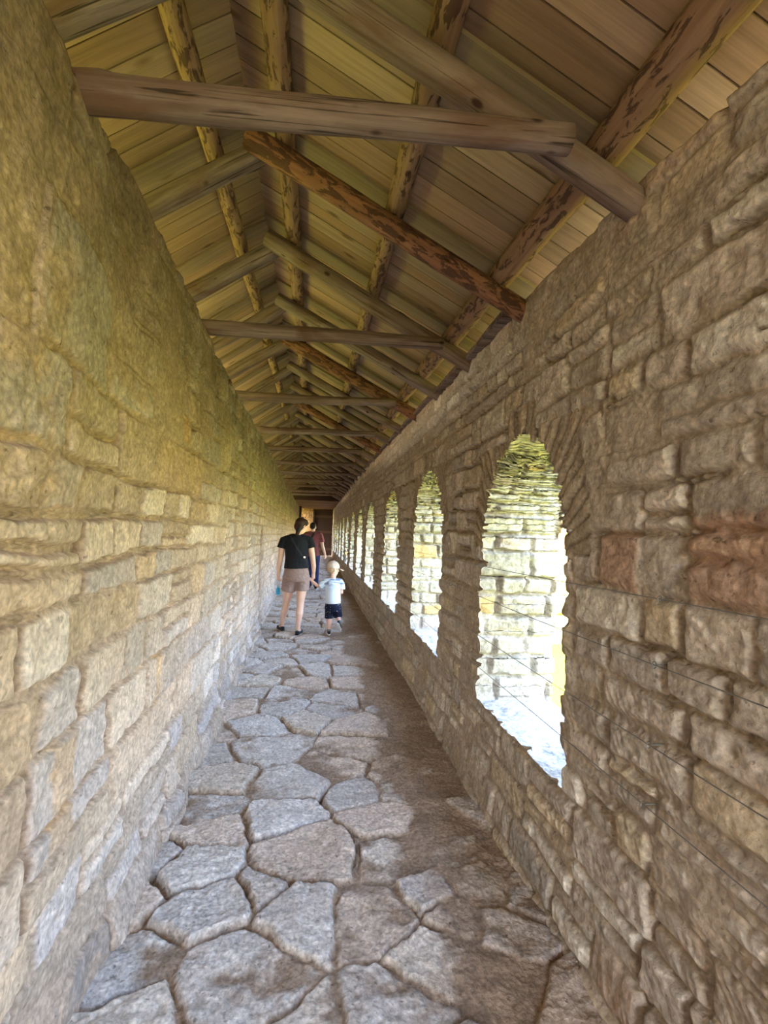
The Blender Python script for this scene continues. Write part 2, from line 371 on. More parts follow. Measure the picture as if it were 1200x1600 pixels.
# ------------------------------------------------------------------ right wall with its arched openings
def right_wall():
    Y = yline(.45, YEND, .0062, .0036, -5.0); NZ = 440; T = np.linspace(0, 1, NZ)
    YY, TT = np.meshgrid(Y, T, indexing='ij'); ny = len(Y)
    zt = top_right(Y) + .012 * fbm(Y * 3, Y * 0, 91, 4)
    ZZ = -.08 + TT * (zt[:, None] + .08)
    y = YY.ravel().copy(); z = ZZ.ravel().copy()
    # openings: drop cells in the holes
    yc = (YY[:-1, :-1] + YY[1:, 1:]) / 2; zc = (ZZ[:-1, :-1] + ZZ[1:, 1:]) / 2
    keep = np.ones(yc.shape, bool); which = np.full(yc.shape, -1)
    for i, (c, hw) in enumerate(WINS):
        ins = w_sdf(yc, zc, c, hw) < 0; keep &= ~ins; which[ins] = i
    idx = np.arange(ny * NZ).reshape(ny, NZ)
    q = np.stack([idx[:-1, :-1], idx[:-1, 1:], idx[1:, 1:], idx[1:, :-1]], -1)
    rem = set()
    inner = np.zeros(ny * NZ, bool); outer = np.zeros(ny * NZ, bool)
    inner[q[~keep].ravel()] = True; outer[q[keep].ravel()] = True
    bnd = np.where(inner & outer)[0]
    wi = np.full(ny * NZ, -1); wi[q[~keep].ravel()] = np.repeat(which[~keep], 4)
    cen = np.array([w[0] for w in WINS]); hws = np.array([w[1] for w in WINS])
    def grad(yb, zb, c, hw, e=.004):
        gy = (w_sdf(yb + e, zb, c, hw) - w_sdf(yb - e, zb, c, hw)) / (2 * e)
        gz = (w_sdf(yb, zb + e, c, hw) - w_sdf(yb, zb - e, c, hw)) / (2 * e)
        l = np.hypot(gy, gz) + 1e-6; return gy / l, gz / l
    cb = cen[wi[bnd]]; hb = hws[wi[bnd]]
    for _ in range(3):
        s = np.clip(w_sdf(y[bnd], z[bnd], cb, hb), -.03, .03); gy, gz = grad(y[bnd], z[bnd], cb, hb)
        y[bnd] -= gy * s * .9; z[bnd] -= gz * s * .9
    # face relief
    h, col = masonry(y, z, np.array(ZC_R), 31, .17, .46, PAL_R, MORT_R, joint=.02, prot=.016, mort_amt=.22)
    # two reddish fired-looking stones beside the first opening
    for (ry, rz, wy, wz) in ((1.43, 1.41, .09, .085), (1.0, 1.44, .13, .11)):
        m = sstep(1.15, .9, np.maximum(np.abs(y - ry + .01 * vn(y * 20, z * 20, 3)) / wy, np.abs(z - rz + .01 * vn(y * 20, z * 20, 4)) / wz))
        col = col * (1 - .6 * m[:, None]) + .6 * m[:, None] * lin(184, 136, 110); h += m * .006
    # dusty brown base where earth has been scuffed up
    # voussoirs: narrow slabs set on edge round each arch head
    for c, hw in WINS:
        near = np.abs(y - c) < hw + .4
        if not near.any(): continue
        s = w_sdf(y[near], z[near], c, hw); zz = z[near]; ydl = y[near] - c
        band = (s > 0) & (s < .17 + .03 * vn(y[near] * 5, zz * 5, 8)) & (zz > 1.42)
        ang = np.arctan2(zz - 1.25, ydl)
        k = ang / .085 + .35 * vn(ang * 7, s * 6, int(c * 10) + 50); fr = np.abs(k - np.round(k))
        dd = (.5 - fr) * .085 * .55 + .003 * fbm(y[near] * 22, zz * 22, 6, 2); b = sstep(.0, .012, dd); rr = _h(np.floor(k + .5).astype(int), np.zeros(k.size, int), int(c * 7) + 99)
        hv = b * (.004 + .022 * rr) + .006 * fbm(y[near] * 16, zz * 16, 5, 2) - .006
        cv = (np.array(lin(184, 164, 142))[None] * (.75 + .4 * rr)[:, None]) * (.72 + .28 * b)[:, None]
        hn = h[near]; cn = col[near]; hn[band] = hv[band]; cn[band] = cv[band]; h[near] = hn; col[near] = cn
    col = col * np.array([.87, .86, .82])
    # the wall bellies out a little under the sills and at its foot
    x = x_right(y, z) - h + .012 * fbm(y * .8, z * 1.2, 77, 3) - .035 * sstep(.3, 0, z)
    co = [np.stack([x, y, z], 1)]; cols = [col]; faces = [q[keep].reshape(-1, 4)]
    # reveals: extrude every boundary vertex to the outside face
    bid = {int(v): k for k, v in enumerate(bnd)}
    K2 = keep.astype(int); E = []
    dA = np.where(K2[1:, :] != K2[:-1, :]); 
    for i, j in zip(*dA): E.append((idx[i + 1, j], idx[i + 1, j + 1]))
    dB = np.where(K2[:, 1:] != K2[:, :-1])
    for i, j in zip(*dB): E.append((idx[i, j + 1], idx[i + 1, j + 1]))
    E = np.array([(bid[int(a)], bid[int(b)]) for a, b in E])
    D = .45
    tt = np.concatenate([[0, .006, .014], np.linspace(.025, D, 38)]); nt_ = len(tt)
    gy, gz = grad(y[bnd], z[bnd], cb, hb, .01)
    nb = len(bnd); YB = np.repeat(y[bnd][:, None], nt_, 1); ZB = np.repeat(z[bnd][:, None], nt_, 1); TB_ = np.repeat(tt[None], nb, 0)
    GY = np.repeat(gy[:, None], nt_, 1); GZ = np.repeat(gz[:, None], nt_, 1)
    sill = sstep(-.6, -.9, GZ)
    WI = np.repeat(wi[bnd][:, None], nt_, 1)
    zc2 = np.array([.3, .53, .67, .79, .90, 1.02, 1.15, 1.25, 1.40, 1.50, 1.61, 1.68, 1.73, 1.77, 1.815, 1.85, 1.88, 1.92, 1.96, 2.0, 2.04, 2.1])
    hr, cr = masonry((TB_ + WI * 3.7 + (GY > 0) * 1.3).ravel(), (ZB).ravel() + .0, zc2, 57, .16, .36, PAL_W, MORT_W, joint=.012, prot=.024, wob=.006, mort_amt=.0, split=.0)
    hr = hr.reshape(nb, nt_); cr = cr.reshape(nb, nt_, 3)
    hs = .016 * fbm(TB_ * 7, YB * 7, 41, 3) + .006 * fbm(TB_ * 22, YB * 22, 42, 2)
    cs = lin(178, 174, 170)[None, None] * (1 + .18 * fbm(TB_ * 12, YB * 12, 43, 3))[..., None]
    hh = hr * (1 - sill) * 1.25 + hs * sill; cc = cr * (1 - sill[..., None]) + cs * sill[..., None]
    e0 = sstep(0, .03, TB_)
    xb = x[bnd][:, None] * (1 - e0) + x_right(YB, ZB) * e0 + TB_
    ragx = .012 * fbm(YB * 11, ZB * 11, 44, 3); xb = xb + ragx * (1 - e0) * 0
    yb = YB - GY * (hh - .012) - .0 * TB_
    zb = ZB - GZ * (hh - .012) - sill * TB_ * .06
    # splay: the near jamb and far jamb open outward a touch
    co[0][bnd, 1] = yb[:, 0]; co[0][bnd, 2] = zb[:, 0]
    base = len(co[0]); rid = base + np.arange(nb * (nt_ - 1)).reshape(nb, nt_ - 1)
    co.append(np.stack([xb[:, 1:], yb[:, 1:], zb[:, 1:]], -1).reshape(-1, 3)); cols.append(cc[:, 1:].reshape(-1, 3))
    full = np.concatenate([bnd[:, None], rid], 1)
    faces.append(np.stack([full[E[:, 0], :-1], full[E[:, 1], :-1], full[E[:, 1], 1:], full[E[:, 0], 1:]], -1).reshape(-1, 4))
    # top of the wall, sloping down outward, and the outer face round the openings
    base = sum(len(c) for c in co); top = idx[:, -1]; tx = [.0, .05, .12, .22, .32, .45]
    rows = [top]
    for k, t in enumerate(tx[1:]):
        r = base + np.arange(ny) + k * ny; rows.append(r)
        zz = zt - min(2.1 * max(t - .05, 0), .46) + .012 * fbm(Y * 6, Y * 0 + t * 9, 61, 3)
        co.append(np.stack([x_right(Y, zt) + t, Y, zz], 1)); cols.append(np.tile(MORT_R, (ny, 1)))
    for a, b in zip(rows[:-1], rows[1:]): faces.append(np.stack([a[:-1], b[:-1], b[1:], a[1:]], -1))
    # outer face: coarse columns of strips between openings
    oc = []; of = []; b0 = sum(len(c) for c in co)
    def strip(ya, yb_, za_f, zb_f, n=1):
        yy = np.linspace(ya, yb_, n + 1)
        k = b0 + len(oc)
        for t in yy:
            oc.append((float(x_right(t, .8)) + D - .004, t, za_f(t))); oc.append((float(x_right(t, 2.1)) + D - .004, t, zb_f(t)))
        for i in range(n): of.append((k + 2 * i, k + 2 * i + 2, k + 2 * i + 3, k + 2 * i + 1))
    ztf = lambda t: float(np.interp(t, Y, zt)) - .46
    zs = lambda t: ZS - .03; low = lambda t: -5.2
    prev = -5.0
    for c, hw in WINS:
        cc_ = c
        strip(prev, cc_ - hw - .0, low, ztf)
        strip(cc_ - hw, cc_ + hw, low, zs)
        m = 14
        def archz(t):
            zz = np.linspace(ZS, ZA + .1, 200); ins = [q_ for q_ in zz if w_sdf(np.array([t]), np.array([q_]), c, hw)[0] < 0]
            return (max(ins) if ins else ZSP) - .01
        strip(cc_ - hw, cc_ + hw, archz, ztf, m)
        prev = cc_ + hw
    strip(prev, YEND, low, ztf)
    co.append(np.array(oc)); cols.append(np.tile(lin(196, 180, 152), (len(oc), 1))); faces.append(np.array(of))
    me = np_mesh('wall_right', np.concatenate(co), np.concatenate(faces), np.concatenate(cols))
    return struct(link('wall_right', me, M_RIGHT), 'right stone parapet wall pierced by a row of arched openings', 'wall')
right_wall()

# ------------------------------------------------------------------ left wall
def left_wall():
    Y = yline(.45, YEND - 1.0, .0062, .0036, -5.0)
    Y = np.sort(np.concatenate([Y, np.linspace(3.86, 3.97, 14), np.linspace(7.19, 7.31, 8)])); NZ = 460; T = np.linspace(0, 1, NZ); ny = len(Y)
    zt = top_left(Y) + .014 * fbm(Y * 3.5, Y * 0, 92, 4)
    YY, TT = np.meshgrid(Y, T, indexing='ij'); ZZ = -.08 + TT * (zt[:, None] + .08)
    y = YY.ravel(); z = ZZ.ravel()
    up = sstep(1.5, 2.3, z) * .3
    h, col = masonry(y, z, np.array(ZC_L), 71, .22, .62, PAL_L, MORT_L, joint=.012, prot=.015, mort_amt=.10 + up - .12 * sstep(3.9, 4.0, y), wob=.02)
    h += .010 * fbm(y * 5, z * 5, 73, 4)
    # the masonry past the first building joint is laid in smaller, paler blocks
    h2, col2 = masonry(y, z + .05, np.array(np.arange(-.3, 3.6, .135)), 72, .12, .34, PAL_L[:1] + PAL_L[2:3] + PAL_L[4:], MORT_L, joint=.012, prot=.014, wob=.014, mort_amt=-.02)
    m = sstep(3.90, 3.96, y); h = h * (1 - m) + h2 * m; col = col * (1 - m[:, None]) + col2 * m[:, None]
    # broken pale edge along that joint
    e = np.exp(-((y - 3.9 + .03 * vn(y * 0, z * 9, 5)) / .055) ** 2); h += e * .02 * fbm(y * 30, z * 14, 74, 3); col = col * (1 + .25 * e * (vn(y * 25, z * 12, 76) > -.1))[:, None]
    # moss and lichen near the top
    ms = sstep(1.75, 2.75, z + .25 * fbm(y * 1.1, z * 1.1, 78, 4)) * sstep(-.25, .45, fbm(y * 7, z * 7, 79, 4)) * .5
    col = col * (1 - ms[:, None]) + ms[:, None] * lin(116, 108, 68)
    wz = sstep(1.5, 2.6, z + .3 * fbm(y * .9, z * 1.3, 83, 4)); col = col * (1 - wz[:, None] * .50 * np.array([.96, 1.0, 1.0]))   # fainter light high on the wall, painted into its colour as darkening
    # a few ochre blocks
    for (ry, rz, wy, wz) in ((1.72, 1.0, .0, .0), (2.62, 1.98, .09, .07), (1.50, .72, .07, .14), (2.35, .78, .04, .12)):
        if wy == 0: continue
        k = sstep(1.12, .92, np.maximum(np.abs(y - ry + .012 * vn(y * 18, z * 18, 3)) / wy, np.abs(z - rz + .012 * vn(y * 18, z * 18, 4)) / wz))
        col = col * (1 - .45 * k[:, None]) + .45 * k[:, None] * lin(200, 162, 104); h += k * .004
    col = col * np.array([1.0, .955, 1.06])
    x = x_left(y, z) + h + .014 * fbm(y * .8, z * 1.1, 75, 3) + .05 * sstep(.22, -.02, z) * (1 + .5 * vn(y * 3, z * 0, 81))
    idx = np.arange(ny * NZ).reshape(ny, NZ)
    q = np.stack([idx[:-1, :-1], idx[1:, :-1], idx[1:, 1:], idx[:-1, 1:]], -1).reshape(-1, 4)
    co = [np.stack([x, y, z], 1)]; cols = [col]; faces = [q]
    rows = [idx[:, -1]]; base = len(x)
    for k, (t, dz) in enumerate([(.05, .0), (.2, -.02), (.5, -.12), (.62, -.2), (.63, -9)]):
        r = base + np.arange(ny) + k * ny; rows.append(r)
        zz = np.where(dz < -5, -5.2, zt + dz + .01 * fbm(Y * 5, Y * 0 + t, 82, 3)); co.append(np.stack([x_left(Y, zt) - t, Y, zz], 1)); cols.append(np.tile(MORT_L, (ny, 1)))
    for a, b in zip(rows[:-1], rows[1:]): faces.append(np.stack([a[:-1], a[1:], b[1:], b[:-1]], -1))
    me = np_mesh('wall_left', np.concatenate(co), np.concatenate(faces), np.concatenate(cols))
    return struct(link('wall_left', me, M_LEFT), 'high left rubble stone wall with mossy top and shade painted into its upper part', 'wall')
left_wall()

# ------------------------------------------------------------------ floor of flagstones
SEEDS = [(-0.52, 1.8, 0.16), (-0.44, 1.62, 0.14), (-0.37, 2.0, 0.2), (-0.46, 2.23, 0.19), (-0.45, 2.49, 0.17), (-0.51, 2.72, 0.13), (-0.46, 3.0, 0.13), (-0.11, 2.92, 0.2), (-0.09, 2.61, 0.18), (0.05, 2.31, 0.26), (0.01, 1.94, 0.2), (0.29, 1.91, 0.18), (-0.19, 1.7, 0.28), (0.33, 1.57, 0.22), (0.45, 1.69, 0.2), (0.57, 1.83, 0.12), (0.51, 2.0, 0.12), (0.42, 2.27, 0.21), (0.41, 2.55, 0.18), (0.31, 2.8, 0.14), (0.57, 2.79, 0.12), (0.58, 3.02, 0.12), (0.22, 3.15, 0.13), (0.37, 3.35, 0.15), (-0.28, 3.39, 0.22), (-0.37, 3.84, 0.17), (0.01, 3.94, 0.12), (0.41, 3.79, 0.18), (-0.72, 3.68, 0.12), (-0.62, 3.32, 0.12), (-0.27, 1.58, 0.12), (-0.02, 1.55, 0.12), (-0.13, 2.08, 0.07), (0.71, 2.22, 0.12), (0.71, 2.47, 0.12), (0.66, 1.6, 0.12), (0.76, 1.77, 0.12), (-0.64, 2.33, 0.12), (-0.62, 2.08, 0.12), (0.75, 2.03, 0.12), (0.96, 2.57, 0.12), (0.87, 2.84, 0.12), (-0.53, 4.57, 0.15), (-0.18, 4.55, 0.18), (0.3, 4.43, 0.2), (0.58, 4.42, 0.1), (-0.19, 4.17, 0.18), (-0.56, 4.15, 0.14), (0.18, 4.07, 0.14), (0.1, 5.28, 0.16), (-0.19, 5.21, 0.15), (0.4, 5.27, 0.17), (-0.5, 5.36, 0.15), (-0.48, 4.9, 0.14), (0.47, 4.87, 0.16), (0.81, 4.63, 0.13), (0.81, 4.08, 0.14), (-0.05, 4.83, 0.14), (0.86, 3.3, 0.14), (0.9, 3.7, 0.12), (0.93, 2.2, 0.1), (0.92, 1.95, 0.1), (0.9, 1.45, 0.12), (0.55, 1.3, 0.18), (0.15, 1.25, 0.2), (-0.25, 1.25, 0.18), (-0.6, 1.3, 0.17), (0.92, 5.0, 0.13), (-0.72, 5.0, 0.1)]
def floor_levels(x, y):
    rng = np.random.RandomState(9)
    S = [list(s) for s in SEEDS]
    for jy in np.arange(-4.9, 30, .34):
        for jx in np.arange(-1.1, 1.5, .38):
            if 1.15 < jy < 5.6: continue
            S.append([jx + rng.uniform(-.16, .16), jy + rng.uniform(-.13, .13), rng.uniform(.08, .2)])
    S = np.array(S); w = (S[:, 2] * .75) ** 2
    xx = x + .045 * fbm(x * 5, y * 5, 11, 5); yy = y + .045 * fbm(x * 5, y * 5, 12, 5)
    n = x.size; d = np.zeros(n); a = np.zeros(n, int); o = np.argsort(yy); step = 6000
    for i in range(0, n, step):
        k = o[i:i + step]; lo, hi = yy[k].min() - .9, yy[k].max() + .9
        c = np.where((S[:, 1] > lo) & (S[:, 1] < hi))[0]
        P = (xx[k][:, None] - S[c, 0]) ** 2 + ((yy[k][:, None] - S[c, 1]) * 1.08) ** 2 - w[c]
        srt = np.argpartition(P, 3, axis=1)[:, :4]; V = np.take_along_axis(P, srt, 1); od = np.argsort(V, 1); srt = np.take_along_axis(srt, od, 1); V = np.take_along_axis(V, od, 1)
        s0 = c[srt[:, 0]]; best = np.full(len(k), 9.)
        for j in range(1, 4):
            s1 = c[srt[:, j]]; best = np.minimum(best, (V[:, j] - V[:, 0]) / (2 * np.hypot(S[s0, 0] - S[s1, 0], S[s0, 1] - S[s1, 1])))
        d[k] = best; a[k] = s0
    z0 = a * 0
    r = [_h(a, z0, 200 + i) for i in range(6)]
    wdt = .001 + .013 * np.clip(.5 + .8 * fbm(x * 2.2, y * 2.2, 13, 3), 0, 1)
    edge = sstep(0, .014, d - wdt + .007 * fbm(x * 17, y * 17, 14, 2))
    dirt = sstep(.42, .62, x - .05 * np.minimum(np.abs(y - 4), 2) * 0 + .13 * fbm(x * 2.3, y * 2.3, 15, 4))     # earth drifted against the parapet
    lev = (r[0] - .5) * .035 + (r[1] - .5) * .09 * (x - S[a, 0]) + (r[2] - .5) * .09 * (y - S[a, 1])
    surf = .010 * fbm(x * 10, y * 10, 16, 3) + .006 * (.3 - np.abs(fbm(x * 20, y * 20, 17, 2))) + .012 * np.abs(fbm(x * 4, y * 9, 18, 4)) - .004
    stone = lev + surf
    soil = -.021 + .015 * fbm(x * 5, y * 5, 19, 4) + .004 * fbm(x * 20, y * 20, 20, 2)
    soil = soil * (1 - dirt) + dirt * (.004 + .018 * fbm(x * 3, y * 3, 21, 4) + .006 * fbm(x * 18, y * 18, 25, 2))
    h = np.where(edge > 0, stone * edge + soil * (1 - edge), soil); h = np.maximum(h * 1., soil)
    vis = edge * np.clip((stone - soil) / .012, 0, 1)
    vis = vis * (1 - .55 * dirt)
    pal = np.array([lin(216, 208, 202), lin(210, 204, 200), lin(216, 204, 192), lin(206, 198, 192), lin(216, 198, 184)])
    col = pal[(r[3] * 4.99).astype(int)] * (.92 + .14 * r[4])[:, None]
    dust = np.clip(.3 + .6 * fbm(x * 3, y * 3, 22, 4), 0, 1)[:, None] * .35
    soilc = lin(156, 134, 116)[None] * (1 + .2 * fbm(x * 8, y * 8, 23, 3))[:, None]
    col = col * (1 - dust) + soilc * 1.15 * dust
    col = soilc * (1 - vis[:, None]) + col * vis[:, None]
    ck = np.exp(-((d - wdt) / .006) ** 2) * sstep(.0, .3, fbm(x * 3, y * 3, 26, 3)) * (1 - dirt); h = h - .02 * ck
    # level patches where the walkers stand
    for fx, fy in FEET: h = h * sstep(.12, .3, np.hypot(x - fx, y - fy))
    return h + grise(y), col
FEET = [(-.165, 7.1), (-.42, 7.4), (.28, 7.05), (.12, 12.5), (-.05, 12.65)]
def floor():
    Y = yline(1.2, YEND, .0045, .0038, -5.0); X = np.arange(-1.12, 1.36, .0075)
    YY, XX = np.meshgrid(Y, X, indexing='ij'); h, col = floor_levels(XX.ravel(), YY.ravel())
    ny, nx = YY.shape; idx = np.arange(ny * nx).reshape(ny, nx)
    q = np.stack([idx[:-1, :-1], idx[:-1, 1:], idx[1:, 1:], idx[1:, :-1]], -1).reshape(-1, 4)
    me = np_mesh('floor', np.stack([XX.ravel(), YY.ravel(), h], 1), q, col)
    struct(link('floor', me, M_FLOOR), 'worn irregular flagstone floor with brown earth in the joints and along the right wall', 'floor')
floor()

# ------------------------------------------------------------------ timber roof
def log(name, p0, p1, r0, r1, mat, seed, bend=.012, rough=.05, flat=0, segs=None):
    p0 = Vector(p0); p1 = Vector(p1); L = (p1 - p0).length; n = 22; ns = segs or max(12, int(L / .07))
    s = np.linspace(0, L, ns + 1); a = np.linspace(0, 2 * np.pi, n, endpoint=False)
    SS, AA = np.meshgrid(s, a, indexing='ij')
    R = (r0 + (r1 - r0) * SS / L) * (1 + rough * fbm(SS * 3 + seed, np.cos(AA) * 1.3 + seed * 3.1, seed, 3) + .6 * rough * fbm(SS * 3, np.sin(AA) * 1.3 + 9, seed + 5, 3))
    if flat: R = np.minimum(R, flat * r0 / np.maximum(np.abs(np.sin(AA)), .2))      # hewn faces
    for k in range(int(L * 1.6)):                                                     # knot bosses
        rs = np.random.RandomState(seed * 31 + k); R = R + .007 * np.exp(-((SS - rs.rand() * L) / .03) ** 2 - ((np.angle(np.exp(1j * (AA - rs.rand() * 6.28)))) / .35) ** 2)
    by = bend * np.sin(s / L * np.pi) * math.sin(seed * 1.7) + .004 * vn(s * 2, s * 0, seed); bz = bend * np.sin(s / L * np.pi) * math.cos(seed * 2.3) + .004 * vn(s * 2, s * 0 + 5, seed)
    co = np.stack([SS, by[:, None] + R * np.cos(AA), bz[:, None] + R * np.sin(AA)], -1).reshape(-1, 3)
    idx = np.arange((ns + 1) * n).reshape(ns + 1, n); j = np.roll(idx, -1, 1)
    F = np.stack([idx[:-1], j[:-1], j[1:], idx[1:]], -1).reshape(-1, 4)[:, ::-1]
    c0 = len(co); co = np.concatenate([co, [[0, by[0], bz[0]]], [[L, by[-1], bz[-1]]]])
    capA = np.stack([idx[0], j[0], np.full(n, c0), np.full(n, c0)], -1); capB = np.stack([j[-1], idx[-1], np.full(n, c0 + 1), np.full(n, c0 + 1)], -1)
    tri = [tuple(t[:3]) for t in capA.tolist()] + [tuple(t[:3]) for t in capB.tolist()]
    me = bpy.data.meshes.new(name); me.from_pydata(co.tolist(), [], F.tolist() + tri); me.update()
    me.polygons.foreach_set('use_smooth', [True] * len(F) + [False] * len(tri))
    o = link(name, me, mat); d = (p1 - p0).normalized()
    up = Vector((0, 0, 1)); zc = (up - d * up.dot(d)).normalized() if abs(d.z) < .99 else Vector((0, 1, 0)); yc = zc.cross(d)
    Mx = Matrix((d, yc, zc)).transposed().to_4x4(); Mx.translation = p0; o.matrix_world = Mx
    return o
ORD = ['first', 'second', 'third', 'fourth', 'fifth', 'sixth', 'seventh', 'eighth', 'ninth', 'tenth', 'eleventh', 'twelfth', 'thirteenth', 'fourteenth', 'fifteenth', 'sixteenth', 'seventeenth', 'eighteenth', 'nineteenth', 'twentieth', 'twenty-first', 'twenty-second', 'twenty-third', 'twenty-fourth', 'twenty-fifth']
NT = 22; RED_R = {1, 4, 7}; Y0, DY = 1.36, .87
for k in range(NT):
    Y = Y0 + DY * k; rr = float(rise(Y))
    rng = random.Random(100 + k); jy = rng.uniform(-.012, .012) if k else 0
    r = .055 + rng.uniform(-.005, .006)
    red = k in RED_R
    xe = float(x_right(Y, 2.5)) + .07
    o = log('roof_rafter', (AX - .03, Y + jy, slope(AX, 'rafter', Y) + .015), (xe, Y, slope(xe, 'rafter', Y)), r * (1.08 if red else 1), r * .95, M_RED if red else M_WEATH, 300 + k, flat=0 if red else .86)
    tag(o, f"{'reddish bark-covered' if red else 'grey weathered'} log rafter on the right slope, {ORD[k]} truss from the viewer", 'rafter', 'rafters of the right roof slope')
    xl = float(x_left(Y, 2.8)) - .35; dy = .07
    o = log('roof_rafter', (AX + .03, Y + dy + jy, slope(AX - .001, 'rafter', Y) + .01), (xl, Y + dy, 3.238 + rr + .74 * (xl - AX)), r, r * 1.02, M_WEATH, 400 + k, flat=.84)
    tag(o, f"grey weathered log rafter on the left slope, {ORD[k]} truss from the viewer", 'rafter', 'rafters of the left roof slope')
    if k % 2 == 0:
        z = 2.605 + rr + rng.uniform(-.01, .012) * (k > 2); y = Y - .10
        xr = (.69 if k == 0 else .76) + (0.03 * rng.random() if k else 0); x0 = float(x_left(y, 2.6)) - .22
        o = log('tie_beam', (x0, y, z - (.065 if k == 0 else .03)), (xr, y, z + (.03 if k == 0 else .015)), (.047 if k == 0 else .048), .040, M_WEATH, 500 + k, bend=.010, flat=.95, segs=46)
        tag(o, f"grey weathered log tie beam crossing the passage, {ORD[k // 2]} from the viewer", 'tie beam', 'tie beams under the rafters')

PNAMES = [('left roof slope', -.55, .046), ('right slope just below the ridge', -.207, .049), ('middle of the right roof slope', .326, .049), ('right eave above the parapet wall', .872, .062)]
PSEG = [(-2.5, 4.95), (4.95, 10.0), (10.0, 15.1), (15.1, 20.3)]; PW = ['nearest length', 'second length', 'third length', 'far length']
for pi, (nm, X, r) in enumerate(PNAMES):
    for si, (ya, yb) in enumerate(PSEG):
        za = slope(X, 'purlin', max(ya, 1.2)); zb = slope(X, 'purlin', yb)
        if si == 0:                                    # the eave line climbs in a gentle curve: follow it through the near trusses
            zm = slope(X, 'purlin', 2.2); za = zm - (slope(X, 'purlin', 4.0) - slope(X, 'purlin', 1.3)) / 2.7 * (2.2 - ya)
            zb = zm + (slope(X, 'purlin', 4.0) - slope(X, 'purlin', 1.3)) / 2.7 * (yb - 2.2)
        o = log('roof_purlin', (X, ya, za), (X, yb - .01, zb), r * 1.02, r * .97, M_BARK, 600 + pi * 10 + si, bend=.008, rough=.06)
        tag(o, f"peeled pine log purlin, {nm}, {PW[si]}", 'purlin', 'purlins under the roof boards')

# roof boards, each board running from ridge to eave
def ceiling():
    v = []; f = []; uv = []; col = []
    rng = random.Random(3)
    def board(y0, y1, dz0, ext, side, tint, th=.022):
        xr = XRIDGE; xe = 1.24 if side > 0 else float(x_left((y0 + y1) / 2, 2.8)) - .62; sl = .508 if side > 0 else .74; zr = slope(XRIDGE, 'board', 1.36) - float(rise(1.36))
        nseg = 8; b = len(v); uo = rng.random() * 50; vo = rng.random() * 50
        L = abs(xe - xr) / math.cos(math.atan(sl)); cup = rng.uniform(-.002, .004)
        for i in range(nseg + 1):
            t = i / nseg; x = xr + (xe - xr) * t + (0 if i else side * -.004)
            for (y, zz) in ((y0, 0), ((y0 + y1) / 2, cup), (y1, 0), (y1, th), (y0, th)):
                z = zr - sl * abs(x - xr) + float(rise(max(y0, 1.0))) + (float(rise(max(y1, 1.0))) - float(rise(max(y0, 1.0)))) * (y - y0) / (y1 - y0) + dz0 + zz
                if y0 < 1.0: z -= (1.0 - y) * .06
                v.append((x, y, z)); col.append(tint)
        for i in range(nseg):
            for j in range(5):
                k = (j + 1) % 5; q = (b + i * 5 + j, b + i * 5 + k, b + (i + 1) * 5 + k, b + (i + 1) * 5 + j)
                f.append(q if side > 0 else q[::-1])
                vv = (0, .5, 1, 1.2, -.2)
                a = (i * L / nseg + uo, vv[j] * (y1 - y0) + vo); c = (i * L / nseg + uo, (vv[k] if k else -.4) * (y1 - y0) + vo)
                d = ((i + 1) * L / nseg + uo, c[1]); e = ((i + 1) * L / nseg + uo, a[1])
                uv.extend((a, c, d, e) if side > 0 else (e, d, c, a))
    base = [lin(166, 136, 108), lin(156, 126, 98), lin(174, 146, 118), lin(150, 124, 98), lin(164, 140, 114)]
    for side in (1, -1):
        y = -3.0
        while y < 20.4:
            w = rng.uniform(.095, .135); t = base[rng.randrange(5)] * rng.uniform(.80, 1.08) * np.array([.93, .89, .96])
            if side < 0: t = t * np.array([.97, 1.02, .92])
            board(y + .003, y + w - .003, rng.uniform(-.002, .002), 0, side, t); y += w
        for k in range(NT):                            # cover boards over each truss
            Y = Y0 + DY * k + (.0 if side > 0 else .07)
            board(Y - .012, Y + .105, -.020, 0, side, lin(138, 118, 96) * rng.uniform(.8, 1.05), .018)
    me = bpy.data.meshes.new('ceiling'); me.from_pydata(v, [], f); me.update()
    ul = me.uv_layers.new(name='UVMap'); ul.data.foreach_set('uv', np.array(uv, np.float32).ravel())
    at = me.color_attributes.new('Col', 'FLOAT_COLOR', 'POINT'); c4 = np.ones((len(v), 4), np.float32); c4[:, :3] = np.array(col); at.data.foreach_set('color', c4.ravel())
    struct(link('ceiling', me, M_PLANK), 'sloping pine board roof lining seen from below', 'ceiling')
    # outer roof covering
    ys = np.concatenate([[-3.05], np.linspace(-2, 20.55, 60)]); vv = []; ff = []
    for y in ys:
        rr = float(rise(max(y, 1.0))) - (max(1.0 - y, 0)) * .06
        for t in (.03, .09):
            for x in (-1.5, XRIDGE, 1.27): vv.append((x, y, slope(XRIDGE, 'board', 1.36) - float(rise(1.36)) - (.508 if x > 0 else .74) * abs(x - XRIDGE) + rr + t))
    for i in range(len(ys) - 1):
        b = i * 6; c = b + 6
        ff += [(b, b + 1, c + 1, c), (b + 1, b + 2, c + 2, c + 1), (b + 3, c + 3, c + 4, b + 4), (b + 4, c + 4, c + 5, b + 5), (b, c, c + 3, b + 3), (b + 2, b + 5, c + 5, c + 2)]
    me = bpy.data.meshes.new('roof'); me.from_pydata(vv, [], ff); me.update()
    struct(link('roof', me, M_DARKWOOD), 'outer roof covering over the boards', 'roof')
ceiling()

